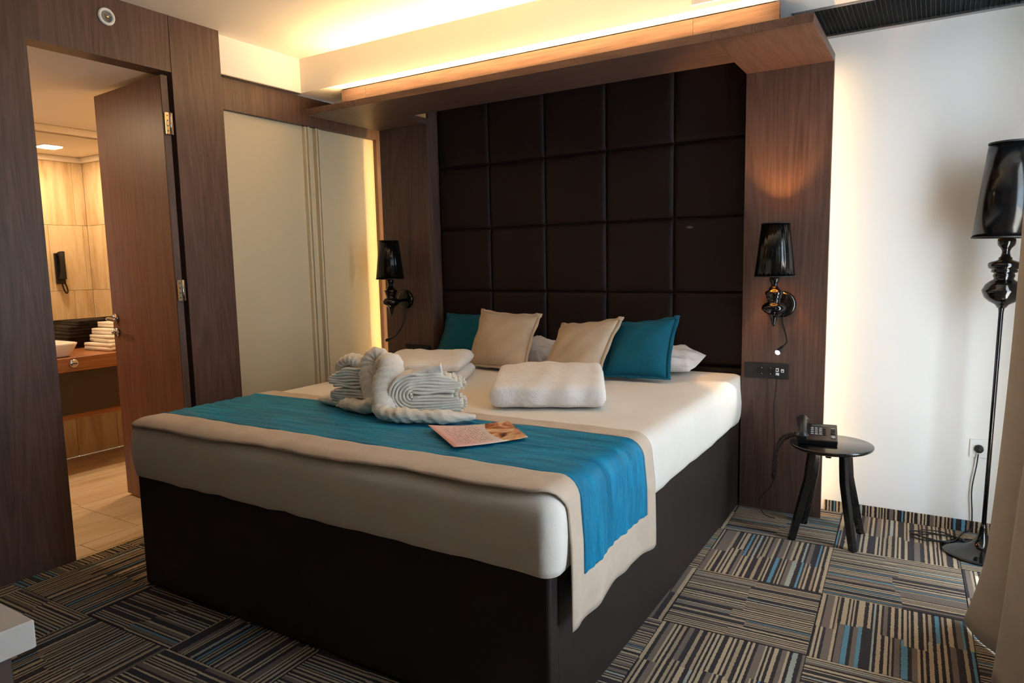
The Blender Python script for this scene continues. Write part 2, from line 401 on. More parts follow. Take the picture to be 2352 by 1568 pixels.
# bathroom shell
bw_r, bw_b, bw_l = room('wall_bathroom_right', (-.72, -.8, 0)), room('wall_bathroom_back', (-1.4, -.27, 0)), room('wall_bathroom_left', (-2.05, -1.4, 0))
struct(put('wall_bathroom_side', box(-.74, XL-.10, -1.32, -1.13, 0, H), 'wall_white'))
put('partition', box(-.74, -.705, -1.1295, -.29, 0, H), 'grout', bw_r)
put('partition', box(-2.05, -.745, -.29, -.24, 0, H), 'grout', bw_b)
put('partition', box(-2.10, -2.008, -2.70, -.24, 0, H), 'grout', bw_l)
struct(put('wall_bathroom_front', box(-2.05, XL-.10, -2.75, -2.65, 0, H), 'travertine_wall'))
zs = [0, .552, 1.0847, 1.6176, BZ]
def tilewall(along, fixed, r0, r1, offs, wd, face, bw):
    for k in range(4):
        e = [r0]; y = r0+offs[k]
        while y < r1-.02: e.append(y); y += wd
        e.append(r1)
        for p, q in zip(e, e[1:]):
            if q-p < .01: continue
            if along == 'y': b = box(fixed, fixed+face*.008, p+.0012, q-.0012, zs[k]+.0012, zs[k+1]-.0012, .0008, 1)
            else: b = box(p+.0012, q-.0012, fixed, fixed+face*.008, zs[k]+.0012, zs[k+1]-.0012, .0008, 1)
            put('wall_tile', b, 'travertine_wall', bw)
tilewall('y', -.74, -1.31, -.30, (.2, .06, .17, .12), .2675, -1, bw_r)
tilewall('x', -.29, -1.995, -.75, (.2, .1, .22, .15), .2675, -1, bw_b)
tilewall('y', -2.008, -2.65, -.30, (.2, .1, .22, .15), .2675, 1, bw_l)
cb = room('ceiling_bathroom')
put('slab', box(-2.05, -.7405, -2.70, -.295, BZ, BZ+.05), 'white_paint', cb)
put('slab', box(-.7405, XL-.101, -2.70, -1.3205, BZ, BZ+.05), 'white_paint', cb)
for (xa, xb, ya, yb) in ((-2.0, -1.965, -2.65, -.30), (-.783, -.748, -1.31, -.30), (-2.0, -.75, -.333, -.298)):
    put('crown_moulding', box(xa, xb, ya, yb, BZ-.045, BZ, .008, 2), 'white_paint', cb)

# carpeted skirting along the back wall
sk = room('baseboard_back')
xx = a1+.001; k = 0
for x1 in (2.60, 2.85, 3.1, XR-.002):
    m_ = box(xx+.0006, x1-.0006, YB-.008, YB, 0, .052, .001, 1)
    o = put('carpet_strip', m_, 'carpet_skirt', None, origin=((xx+x1)/2, YB, .026))
    o.parent = sk; xx = x1

# ------------------------------------------------------------------ bathroom door
dr = room('door_1', (-.236, -1.44, 0))
# leaf runs from the hinge at (-.24,-1.44) to (-.90,-1.395), visible face towards -Y
hx, hy = -.243, -1.452; fx, fy = -.902, -1.405; dl = Vector((fx-hx, fy-hy, 0)); L_ = dl.length; du = dl/L_; dn = Vector((-du.y, du.x, 0))
if dn.y > 0: dn = -dn                                      # dn points to -Y (visible face)
def leafbox(u0, u1, n0, n1, z0, z1, bev=.001):
    b = box(u0, u1, n0, n1, z0, z1, bev, 1)
    for v in b.verts: v.co = Vector((hx, hy, 0))+du*v.co.x+dn*v.co.y+Vector((0, 0, v.co.z))
    return b
leaf = put('door_leaf', leafbox(0, L_, -.035, 0, .012, 2.142, .0015), 'door_wood', dr)
put('edge_strip', leafbox(-.004, 0.0, -.034, -.001, .012, 2.142), 'walnut_z', dr)
for zc in (1.9218, 1.1369, .30):
    h = put('hinge', box(-.2345, -.2265, -1.447, -1.4115, zc-.05, zc+.05, .001, 1), 'brass_steel', dr)
    put('hinge_barrel', cyl((-.2285, -1.423, 0), .007, zc-.051, zc+.051, 'z', 16), 'chrome', h, True)
    for dz in (-.035, -.012, .012, .035): put('screw', cyl((0, -1.438, zc+dz), .0032, -.2272, -.2258, 'x', 10), 'plastic_dark', h)
hp = Vector((hx, hy, 0))+du*(L_-.04)
rose = lathe([(0.0, 0.012), (.022, .012), (.025, .008), (.025, 0)], (0, 0, 0), 28, None, 'y')
def leafplace(b, u, z):
    for v in b.verts: v.co = Vector((hx, hy, z))+du*(u+v.co.x)+dn*v.co.y+Vector((0, 0, v.co.z))
    return b
hnd = put('door_handle', leafplace(rose, L_-.045, .985), 'chrome', dr, True)
pts = [(0, .01, 0), (0, .045, 0), (-.02, .056, 0), (-.05, .058, -.001), (-.11, .056, -.004)]
bmh = tube(pts, .0085, 12, 6); put('lever', leafplace(bmh, L_-.045, .985), 'chrome', hnd, True)
lk = lathe([(0.0, 0.014), (.02, .013), (.024, .008), (.024, 0)], (0, 0, 0), 28, None, 'y')
lk_o = put('lock_rose', leafplace(lk, L_-.045, .91), 'chrome', dr, True)
put('lock_barrel', leafplace(lathe([(0, .03), (.008, .03), (.009, .013)], (0, 0, 0), 16, None, 'y'), L_-.045, .91), 'chrome', lk_o, True)
put('door_stop', lathe([(.014, 0), (.014, .03), (.010, .034), (0, .034)], (-.47, -1.56, -.001), 20), 'rubber_black', None, True,
    ('small dark door stop standing on the bathroom tiles by the threshold', 'door stop'))

# ------------------------------------------------------------------ bathroom furnishings
vn = thing('vanity', 'long wooden bathroom vanity with dark brown front below its thick top', 'vanity', (-1.75, -1.3, 0))
put('countertop', box(-1.995, -1.50, -2.2, -.31, .643, .728, .002, 1), 'vanity_wood', vn)
cab = put('cabinet', box(-1.995, -1.515, -2.15, -.34, .385, .642, .002, 1), 'cabinet_brown', vn)
put('rail', box(-1.995, -1.53, -2.15, -.34, .352, .384, .002, 1), 'vanity_wood', vn)
kn = put('round_pull', lathe([(.0, .012), (.02, .012), (.026, .008), (.026, 0)], (-1.50, -1.335, .692), 28, None, 'x'), 'chrome', vn, True)
put('pull_slot', box(-1.489, -1.4872, -1.350, -1.320, .689, .695), 'plastic_dark', kn)
put('wall_mirror', box(-1.999, -1.985, -2.4, -.36, .925, 2.118, .0015, 1), 'mirror_glass', None, False,
    ('large frameless bathroom mirror reflecting the beige tiled wall', 'mirror'), (-1.99, -1.4, .925))
put('splashback', box(-1.999, -1.988, -2.4, -.36, .729, .9235, .001, 1), 'black_glass', None, False,
    ('black glossy glass splashback between vanity top and mirror', 'splashback'), (-1.99, -1.4, .729))
# vessel basin
bs = thing('basin', 'white ceramic vessel basin standing on the wooden vanity top', 'basin', (-1.67, -1.45, .728))
b = bmesh.new(); rings = []
def sqring(cx, cy, hw, hd, z, n=40, e=5.0):
    out = []
    for i in range(n):
        a = 2*pi*i/n; ca, sa = cos(a), sin(a)
        out.append(b.verts.new((cx+hw*math.copysign(abs(ca)**(2/e), ca), cy+hd*math.copysign(abs(sa)**(2/e), sa), z)))
    return out
for hw, hd, z in ((.11, .15, .729), (.125, .165, .74), (.148, .19, .80), (.152, .194, .812), (.147, .189, .814), (.14, .182, .80), (.10, .13, .755), (.03, .03, .745)):
    rings.append(sqring(-1.67, -1.47, hw, hd, z, 40, 8.0))
for A, B in zip(rings, rings[1:]):
    for i in range(40): b.faces.new((A[i], A[(i+1) % 40], B[(i+1) % 40], B[i]))
b.faces.new(rings[0][::-1]); b.faces.new(rings[-1])
put('bowl', b, 'ceramic', bs, True)
put('drain', cyl((-1.67, -1.45, 0), .02, .7452, .748, 'z', 20), 'chrome', bs, True)

def folded_towel(name, cx, cy, z0, lx, ly, h, rz, label, cat, group, folds=2, mat='towel_white', parent=None):
    """a towel folded over: stacked U-folds, fold edge towards +x local"""
    b = bmesh.new(); R = Matrix.Rotation(rz, 3, 'Z')
    n = folds; t_ = h/n
    path = []
    for k in range(n):
        z = z0+t_*(k+.5)
        xs_ = [-lx/2, -lx/4, 0, lx/4, lx/2-t_*.5] if k % 2 == 0 else [lx/2-t_*.5, lx/4, 0, -lx/4, -lx/2]
        path += [Vector((x, 0, z)) for x in xs_]
        if k < n-1: path.append(Vector(((lx/2) if k % 2 == 0 else (-lx/2-t_*.1), 0, z+t_*.5)))
    path = spline(path, 4)
    hd = ly/2; r = t_*.49
    def sec(i, m):
        out = []
        for q in range(6): a = -pi/2+pi*q/5; out.append((hd-r*.8+r*.8*cos(a), r*sin(a)))
        for q in range(6): a = pi/2+pi*q/5; out.append((-hd+r*.8+r*.8*cos(a), r*sin(a)))
        return out
    sweep(path, sec, b, fixed=Vector((0, 1, 0)))
    for v in b.verts:
        n_ = Vector((v.co.x, v.co.y, v.co.z)); w = .0022*sin(n_.x*55+n_.z*190)+.0018*sin(n_.y*70+n_.z*90)
        v.co += Vector((w*.6, w, w*.35))
        v.co = R @ Vector((v.co.x, v.co.y, 0))+Vector((cx, cy, v.co.z))
    zmin = min(v.co.z for v in b.verts)
    for v in b.verts: v.co.z += z0-zmin
    return put(name, b, mat, parent, True, (label, cat, group) if not parent else None, (cx, cy, z0) if not parent else None)
tw = [('lowest and widest rolled white hand towel of the vanity stack', .30, .048, -1.72), ('second white towel from the bottom of the vanity stack', .28, .044, -1.725),
      ('third white towel from the bottom of the vanity stack', .26, .038, -1.735), ('topmost white towel of the vanity stack beneath the mirror', .22, .034, -1.74)]
z = .7285
for k, (lab, ly, h, cx) in enumerate(tw):
    folded_towel('folded_towel', cx, -.945+.022*k, z, ly*.95, .26, h, radians(90+(5, -4, 6, 2)[k]), lab, 'towel', 'towels stacked on the vanity', 2); z += h+.003
# wall telephone in the bathroom (on the tiled wall, seen in the mirror)
ph = thing('wall_telephone', 'black wall telephone mounted on the beige bathroom tiles', 'telephone', (-.748, -.55, 1.27))
put('cradle', box(-.775, -.7485, -.585, -.515, 1.14, 1.39, .006, 2), 'plastic_black', ph)
bmh = tube([(-.80, -.55, 1.185), (-.812, -.55, 1.23), (-.815, -.55, 1.30), (-.812, -.55, 1.36), (-.80, -.55, 1.392)], lambda q: .019+.010*abs(2*q-1)**2, 14, 6)
put('handset', bmh, 'plastic_dark', ph, True)
put('cord', tube([(-.775, -.55, 1.15), (-.785, -.545, 1.10), (-.79, -.53, 1.065), (-.785, -.515, 1.08), (-.775, -.52, 1.13), (-.765, -.53, 1.145)], .006, 8, 8), 'rubber_black', ph, True)
# recessed ceiling panels; the second is unseen, added to light the bathroom
for (px, py), lab in (((-1.18, -.74), 'square recessed ceiling light near the bathroom mirror end wall'), ((-1.5, -2.1), 'unseen square ceiling light added to light the bathroom doorway area')):
    lt = thing('ceiling_light', lab, 'light', (px, py, BZ), 'recessed bathroom lights')
    put('trim_ring', box(px-.075, px+.075, py-.075, py+.075, BZ-.004, BZ-.0005, .001, 1), 'plastic_white', lt)
    put('diffuser', box(px-.062, px+.062, py-.062, py+.062, BZ-.007, BZ-.0042), 'panel_light', lt)
    la = area('bathroom_lamp', (px, py, BZ-.012), (0, 0, 0), .12, .12, P_BATH, (1.0, .70, .42)); la.parent = lt; la.location = (0, 0, -.012)

# ------------------------------------------------------------------ wall spotlight over the door
sp = thing('wall_spotlight', 'round white spotlight ring set in the wood above the bathroom door', 'spotlight', (XL, -1.685, 2.331))
put('ring', lathe([(.024, .000), (.025, .008), (.031, .010), (.036, .006), (.0375, 0.0)], (XL+.0005, -1.685, 2.331), 40, None, 'x'), 'plastic_white', sp, True)
put('reflector', lathe([(.0245, .003), (.020, .0015), (.010, .001), (0, .001)], (XL+.0005, -1.685, 2.331), 32, None, 'x'), 'chrome', sp, True)
put('lamp_capsule', lathe([(.009, .001), (.009, .009), (.005, .013), (0, .014)], (XL+.0005, -1.685, 2.331), 20, None, 'x'), 'brass_steel', sp, True)
put('clip', tube([(XL+.006, -1.668, 2.345), (XL+.012, -1.675, 2.335), (XL+.010, -1.70, 2.34)], .0018, 6, 6), 'chrome', sp, True)

# ------------------------------------------------------------------ wardrobe
wd = thing('wardrobe', 'built-in wardrobe with two cream sliding doors in a walnut frame', 'wardrobe', (-.35, -.5, 0))
VX = -.315
put('header', box(-.345, VX, -1.127, YB-.002, 2.062, HS-.0055, .001, 1), 'walnut_z', wd)
put('stile', box(-.345, VX, .088, YB-.002, 0, 2.0615, .001, 1), 'walnut_z', wd)
put('carcass', box(-.70, -.372, -1.120, YB-.004, 0, 2.10), 'wardrobe_white', wd)
for ya, yb, side in ((-1.125, -.4755, 1), (-.4700, .087, -1)):
    d = put('sliding_door', box(-.368, -.341, ya, yb, .01, 2.061, .001, 1), 'wardrobe_white', wd)
    y_in = yb if side > 0 else ya
    # fluted pull moulding at the meeting edge
    e = y_in-side*.012 if side > 0 else y_in+.030
    for q, (o0, o1, pr) in enumerate(((0, .012, .030), (.014, .022, .020), (.024, .034, .026))):
        ya_, yb_ = (e-o1, e-o0) if side > 0 else (e+o0, e+o1)
        put('pull_flute', box(-.3412, -.341+pr, ya_, yb_, .012, 2.058, .003, 2), 'wardrobe_white', d)

# ------------------------------------------------------------------ headboard surround
hb = thing('headboard', 'walnut bed surround with dark brown padded leather squares and canopy shelf', 'headboard', (1.13, 0, 0))
PT = .022
put('side_panel', box(b0, b1, 0, PT, 0, HC, .0008, 1), 'walnut_z', hb)
put('side_panel', box(a0, a1, 0, PT, 0, HC, .0008, 1), 'walnut_z', hb)
put('return_panel', box(b1-.02, b1, PT, YB, 0, HS-.002, .0005, 1), 'walnut_z', hb)
put('return_panel', box(a0, a0+.02, PT, YB, 0, HS-.002, .0005, 1), 'walnut_z', hb)
put('backing', box(b1+.0005, a0-.0005, .118, YB-.0005, 0, HS-.002), 'base_leather', hb)
put('canopy_board', box(b0, b1-.0006, -DC, PT, HC+.0003, HC+TC, .0008, 1), 'walnut_y', hb)
put('canopy_board', box(a0+.0006, a1, -DC, PT, HC+.0003, HC+TC, .0008, 1), 'walnut_y', hb)
put('canopy_board', box(b1, a0, -DC, -.235, HC+.0003, HC+TC, .0008, 1), 'walnut_x', hb)
put('top_cover', box(b1-.0195, a0+.0195, -.48, .118, 2.2, 2.212), 'walnut_x', hb)
for xa, xb in ((-.027, .155), (.155, 1.98), (1.98, 2.321)):
    put('fascia_board', box(xa+.0006, xb-.0006, -.50, -.482, HC+TC, 2.2235, .0006, 1), 'walnut_x', hb)
cw, ch = (a0-b1)/5, .3825
bm = bmesh.new(); n = 14; vs = {}
hw, hh = cw/2-.0008, ch/2-.0008
for i in range(n+1):
    for j in range(n+1):
        u, v = -1+2*i/n, -1+2*j/n
        # denser sampling towards the edges
        uu = math.copysign(1-(1-abs(u))**1.6, u); vv = math.copysign(1-(1-abs(v))**1.6, v)
        d = (1-abs(uu)**14)*(1-abs(vv)**14)
        vs[i, j] = bm.verts.new((uu*hw, -.017*d**.5 if d > 0 else 0, vv*hh))
for i in range(n):
    for j in range(n): bm.faces.new((vs[i, j], vs[i+1, j], vs[i+1, j+1], vs[i, j+1]))
rim = [vs[i, 0] for i in range(n+1)]+[vs[n, j] for j in range(1, n+1)]+[vs[i, n] for i in range(n-1, -1, -1)]+[vs[0, j] for j in range(n-1, 0, -1)]
bk = [bm.verts.new((v.co.x, .001, v.co.z)) for v in rim]
for q in range(len(rim)): bm.faces.new((rim[q], bk[q], bk[(q+1) % len(rim)], rim[(q+1) % len(rim)]))
bm.faces.new(bk)
bmesh.ops.recalc_face_normals(bm, faces=bm.faces[:])
pad_me = bpy.data.meshes.new('padded_square'); bm.to_mesh(pad_me); bm.free(); pad_me.shade_smooth(); pad_me.materials.append(MATS['leather'])
for i in range(5):
    for j in range(-1, 4):
        zc = 1.066+ch*(j-.5) if False else .683+ch*(j+.5)
        if zc+ch/2 > 2.22: continue
        o = link_mesh('padded_square', pad_me, None, hb); o.location = Vector((b1+cw*(i+.5), .1165, zc))-hb.location
sb_ = lathe([(.009, -.0004), (.009, 0)], (0, 0, 0), 14, None, 'y')
for v_ in sb_.verts: v_.co = Vector((1.79+v_.co.x*1.9-.3*v_.co.z, .0989+v_.co.y, 1.40+v_.co.z*.75))
put('scuff', sb_, 'scuff_grey', hb)['label'] = 'pale worn spot on the leather'
# LED strips: on the canopy lip in front of the fascia, and behind the outer edges of both side panels
ls = put('led_strip', box(.0, 2.29, -.582, -.570, HC+TC+.0004, HC+TC+.004), 'led_warm', None, False,
         ('warm LED strip lying on the canopy shelf above the bed', 'led strip', 'warm LED strips'), (1.145, -.576, HC+TC))
la = area('cove_lamp', (0, 0, 0), (radians(180+16), 0, 0), 2.28, .008, P_COVE, WARM); la.parent = ls; la.location = (0, 0, .006)
for x, sgn, lab in ((b0+.045, -1, 'vertical warm LED strip behind the bed panel beside the wardrobe'), (a1-.045, 1, 'vertical warm LED strip behind the bed panel beside the white wall')):
    o = put('led_strip', box(x-.005, x+.005, PT+.0004, PT+.004, .02, HC-.02), 'led_warm', None, False, (lab, 'led strip', 'warm LED strips'), (x, PT, .02))
    la = area('edge_lamp', (0, 0, 0), (radians(90), 0, radians(40 if sgn < 0 else -40)), .012, HC-.06, P_SIDE*(1.3 if sgn < 0 else .4), WARM); la.parent = o; la.location = (sgn*.002, .010, HC/2)

# ------------------------------------------------------------------ air grille and vent
gx0, gx1, gy0, gy1 = 2.335, XR-.004, -.300, .118
gr = thing('air_grille', 'long dark metal air grille in the ceiling above the white wall', 'air grille', ((gx0+gx1)/2, (gy0+gy1)/2, HS))
put('duct', box(gx0, gx1, gy0, YB-.001, HS+.06, HS+.10), 'dark_void', gr)
put('frame_bar', box(gx0, gx1, gy0-.004, gy0+.016, HS-.004, HS+.03, .001, 1), 'alu', gr)
put('frame_bar', box(gx0, gx1, gy1-.012, YB-.001, HS-.004, HS+.03, .001, 1), 'alu', gr)
put('frame_bar', box(gx0-.004, gx0+.01, gy0+.016, gy1-.012, HS-.004, HS+.03, .001, 1), 'alu', gr)
bm = box(-.0006, .0006, gy0+.016, gy1-.012, HS, HS+.022); bmesh.ops.translate(bm, vec=-gr.location, verts=bm.verts[:])
sl_me = bpy.data.meshes.new('slat'); bm.to_mesh(sl_me); bm.free(); sl_me.materials.append(MATS['grille_metal'])
x = gx0+.024
while x < gx1-.005:
    o = link_mesh('slat', sl_me, None, gr); o.location = (x-gr.location.x+gr.location.x*0, 0, 0); o.location.x = x-gr.location.x
    me0 = o; x += .0170
# the slat mesh was centred at x=0 in world space: recentre
for v in sl_me.vertices: v.co.x += gr.location.x
bm = bmesh.new(); y = gy0+.022
while y < gy1-.014: box(gx0+.01, gx1, y, y+.0012, HS+.006, HS+.010, bm=bm); y += .0062
o = put('cross_wires', bm, 'grille_metal', gr); o['kind'] = 'stuff'
vt = thing('air_vent', 'white framed air vent on the ceiling drop above the canopy', 'air vent', (2.2, -.569, 2.33))
vx0, vx1, vz0, vz1 = 1.994, 2.49, 2.250, 2.405
for xa, xb, za, zb in ((vx0, vx1, vz0, vz0+.022), (vx0, vx1, vz1-.022, vz1), (vx0, vx0+.022, vz0+.022, vz1-.022), (vx1-.022, vx1, vz0+.022, vz1-.022)):
    put('vent_frame', box(xa, xb, -.577, -.5695, za, zb, .001, 1), 'plastic_white', vt)
put('vent_back', box(vx0+.02, vx1-.02, -.5715, -.5695, vz0+.02, vz1-.02), 'dark_void', vt)
for k in range(26):
    xk = vx0+.03+k*.0172; put('louvre', box(xk, xk+.004, -.5765, -.572, vz0+.022, vz1-.022), 'plastic_white', vt)

# ------------------------------------------------------------------ bed base and mattress
BX0, BX1, BYF, BYB, BH = .253, 2.079, -1.986, .06, .4476
bd = thing('bed', 'dark brown leather box bed base standing on the carpet', 'bed', ((BX0+BX1)/2, -1.0, 0))
put('front_panel', box(BX0, BX1, BYF, BYF+.05, .002, BH, .010, 3), 'base_leather', bd, False)
put('side_panel', box(BX0, BX0+.05, BYF+.045, -.002, .002, BH, .008, 3), 'base_leather', bd)
put('side_panel', box(BX1-.05, BX1, BYF+.045, -.002, .002, BH, .008, 3), 'base_leather', bd)
put('deck', box(BX0+.03, BX1-.03, BYF+.04, .09, .05, BH-.004), 'base_leather', bd)
for x in (BX0+.0, BX1-.0): put('corner_piping', cyl((x+(.004 if x < 1 else -.004), BYF+.047, 0), .0042, .004, BH-.008, 'z', 10), 'base_leather', bd, True)

MX0, MX1, MYF, MYB, MZ0, MZ1 = .252, 2.106, -2.012, -.004, .448, .664
def rrect(x0, x1, y0, y1, r, nseg=8, nside=26):
    pts = []
    cs = ((x1-r, y1-r, 0), (x0+r, y1-r, 90), (x0+r, y0+r, 180), (x1-r, y0+r, 270))
    for k, (cx, cy, a_) in enumerate(cs):
        arc = [(cx+r*cos(radians(a_+90*q/nseg)), cy+r*sin(radians(a_+90*q/nseg))) for q in range(nseg+1)]
        pts += arc
        nx = cs[(k+1) % 4]; st = (nx[0]+r*cos(radians(nx[2])), nx[1]+r*sin(radians(nx[2])))
        for q in range(1, nside): pts.append((arc[-1][0]+(st[0]-arc[-1][0])*q/nside, arc[-1][1]+(st[1]-arc[-1][1])*q/nside))
    return pts
def mattress():
    b = bmesh.new(); rings = []
    prof = [(.03, MZ0+.000), (.012, MZ0), (.004, MZ0+.006), (0, MZ0+.022), (-.004, .50), (-.006, .545), (-.004, .585)]
    R0 = .060
    for q in range(7): a = radians(90*q/6); prof.append((R0-R0*cos(a)-.002*(1-q/6), MZ1-R0+R0*sin(a)))
    prof += [(.12, MZ1+.002), (.25, MZ1+.004), (.45, MZ1+.005), (.75, MZ1+.005)]
    for ins, z in prof:
        rr = max(.045-ins*.4, .02); ring = []
        for idx, (x, y) in enumerate(rrect(MX0+ins, MX1-ins, MYF+ins, .085-ins, rr)):
            hem = max(0, (.50-z)/.06)
            wob = .003*sin(x*17+y*9)+.0025*sin(x*41-y*31+1)
            zz = max(z+hem*wob*1.1, .4485)
            k = max(0, min(1, (.62-z)/.1))
            px = .0035*k*sin(x*37+2*z)*cos(y*33)
            ring.append(b.verts.new((x+(px if abs(y) < 1.9 else 0), y+(px*.7 if y < -1.9 else 0), zz)))
        rings.append(ring)
    m = len(rings[0])
    for A, B in zip(rings, rings[1:]):
        for i in range(m): b.faces.new((A[i], A[(i+1) % m], B[(i+1) % m], B[i]))
    b.faces.new(rings[0][::-1]); b.faces.new(rings[-1])
    return b
# the head end of the mattress sits between the side panels, a hair inside them
bmm = mattress()
for v in bmm.verts:
    if v.co.y > -.10:
        k = min(1, (v.co.y+.10)/.09)
        if v.co.x > a0-.012: v.co.x = v.co.x*(1-k)+(min(v.co.x, a0-.008))*k
mt = put('mattress', bmm, 'sheet_white', None, True, ('thick mattress under a white fitted sheet on the dark bed base', 'mattress'), (1.18, -1.0, MZ0))

# ------------------------------------------------------------------ bed runner
def runner_point(p, q):
    """p: 0..1 from the left side over the top and down the right side; q: 0..1 from headboard side to foot side"""
    g = .0045
    xl, xr = MX0-.003, MX1+.006; r = .06; zt = MZ1+.005+g; lh, rh = .20, .375
    top = (xr-r)-(xl+r); arc = r*pi/2; tot = lh-r+arc+top+arc+rh-r
    s = p*tot
    if s < lh-r: x, z, fall = xl-.004, zt-lh+s, 1.0
    elif s < lh-r+arc: a = (s-(lh-r))/r; x, z, fall = xl+r-r*cos(a), zt-r+r*sin(a), 1-a/(pi/2)
    elif s < lh-r+arc+top: x, z, fall = xl+r+(s-(lh-r+arc)), zt, 0.0
    elif s < lh-r+2*arc+top: a = (s-(lh-r+arc+top))/r; x, z, fall = xr-r+r*sin(a), zt-r+r*cos(a), a/(pi/2)
    else:
        dd = s-(lh-r+2*arc+top); x, z, fall = xr, zt-r-dd, 1.0
        wave = .006*sin(q*9+1.2)+.004*sin(q*21)
        x += .008*min(1, dd/.1)+wave*min(1, dd/.25)
        z += .014*sin(q*3.0+.3)*min(1, dd/.3)-.006*q
    # across
    bt = (0, .085, .525, .655); bsd = (0, .075, .545, .612)
    brk = [u*(1-fall)+w*fall for u, w in zip(bt, bsd)]
    if q < .15: sy = brk[0]+(brk[1]-brk[0])*q/.15
    elif q < .80: sy = brk[1]+(brk[2]-brk[1])*(q-.15)/.65
    else: sy = brk[2]+(brk[3]-brk[2])*(q-.80)/.2
    y0 = -1.335-.028*(1-(x-.25)/1.85)
    wob = .004*sin(x*11+q*3)
    y = y0-sy+wob
    rr = .060; yc = MYF+rr-.006
    if y < yc:                                            # droop over the foot edge
        e = yc-y; a = e/rr
        dy, dz = rr*sin(min(a, pi/2)), rr*(1-cos(min(a, pi/2)))
        extra = max(0, e-rr*pi/2)
        y = yc-dy-.003; z -= (dz+extra)*(1-fall*.9)
        if fall < .4: y -= .004
    return Vector((x, y, z))
def runner_mesh(fn_in, nx=150, nq=60):
    b = bmesh.new(); V = {}
    qs = sorted(set([k/nq for k in range(nq+1)]+[.15, .80])); P_B = .948
    ps = sorted(set([k/nx for k in range(nx+1)]+[P_B]))
    for i in range(len(ps)-1):
        for j in range(len(qs)-1):
            pm, qm = (ps[i]+ps[i+1])/2, (qs[j]+qs[j+1])/2
            centre = .15 < qm < .80 and pm < P_B
            if centre != fn_in: continue
            f = []
            for (ii, jj) in ((i, j), (i+1, j), (i+1, j+1), (i, j+1)):
                if (ii, jj) not in V:
                    pt = runner_point(ps[ii], qs[jj])
                    w = .0016*(sin(pt.y*130+2.2*sin(pt.x*4.3))+.7*sin(pt.y*71+pt.x*9+1.5*sin(pt.x*7))) if fn_in else .0008*sin(pt.y*60+pt.x*40)
                    if pt.x > 2.09: pt.x += w*1.6
                    else: pt.z += max(w, -.0022)
                    V[ii, jj] = b.verts.new(pt)
                f.append(V[ii, jj])
            b.faces.new(f)
    return b
rn = thing('bed_runner', 'teal crushed velvet bed runner with beige border across the foot of the bed', 'bed runner', (1.2, -1.65, .668))
for nm, fl, mt_ in (('centre_panel', True, 'teal_runner'), ('border', False, 'border_satin')):
    o = put(nm, runner_mesh(fl), mt_, rn, True)
    md = o.modifiers.new('thickness', 'SOLIDIFY'); md.thickness = .004; md.offset = 1.0

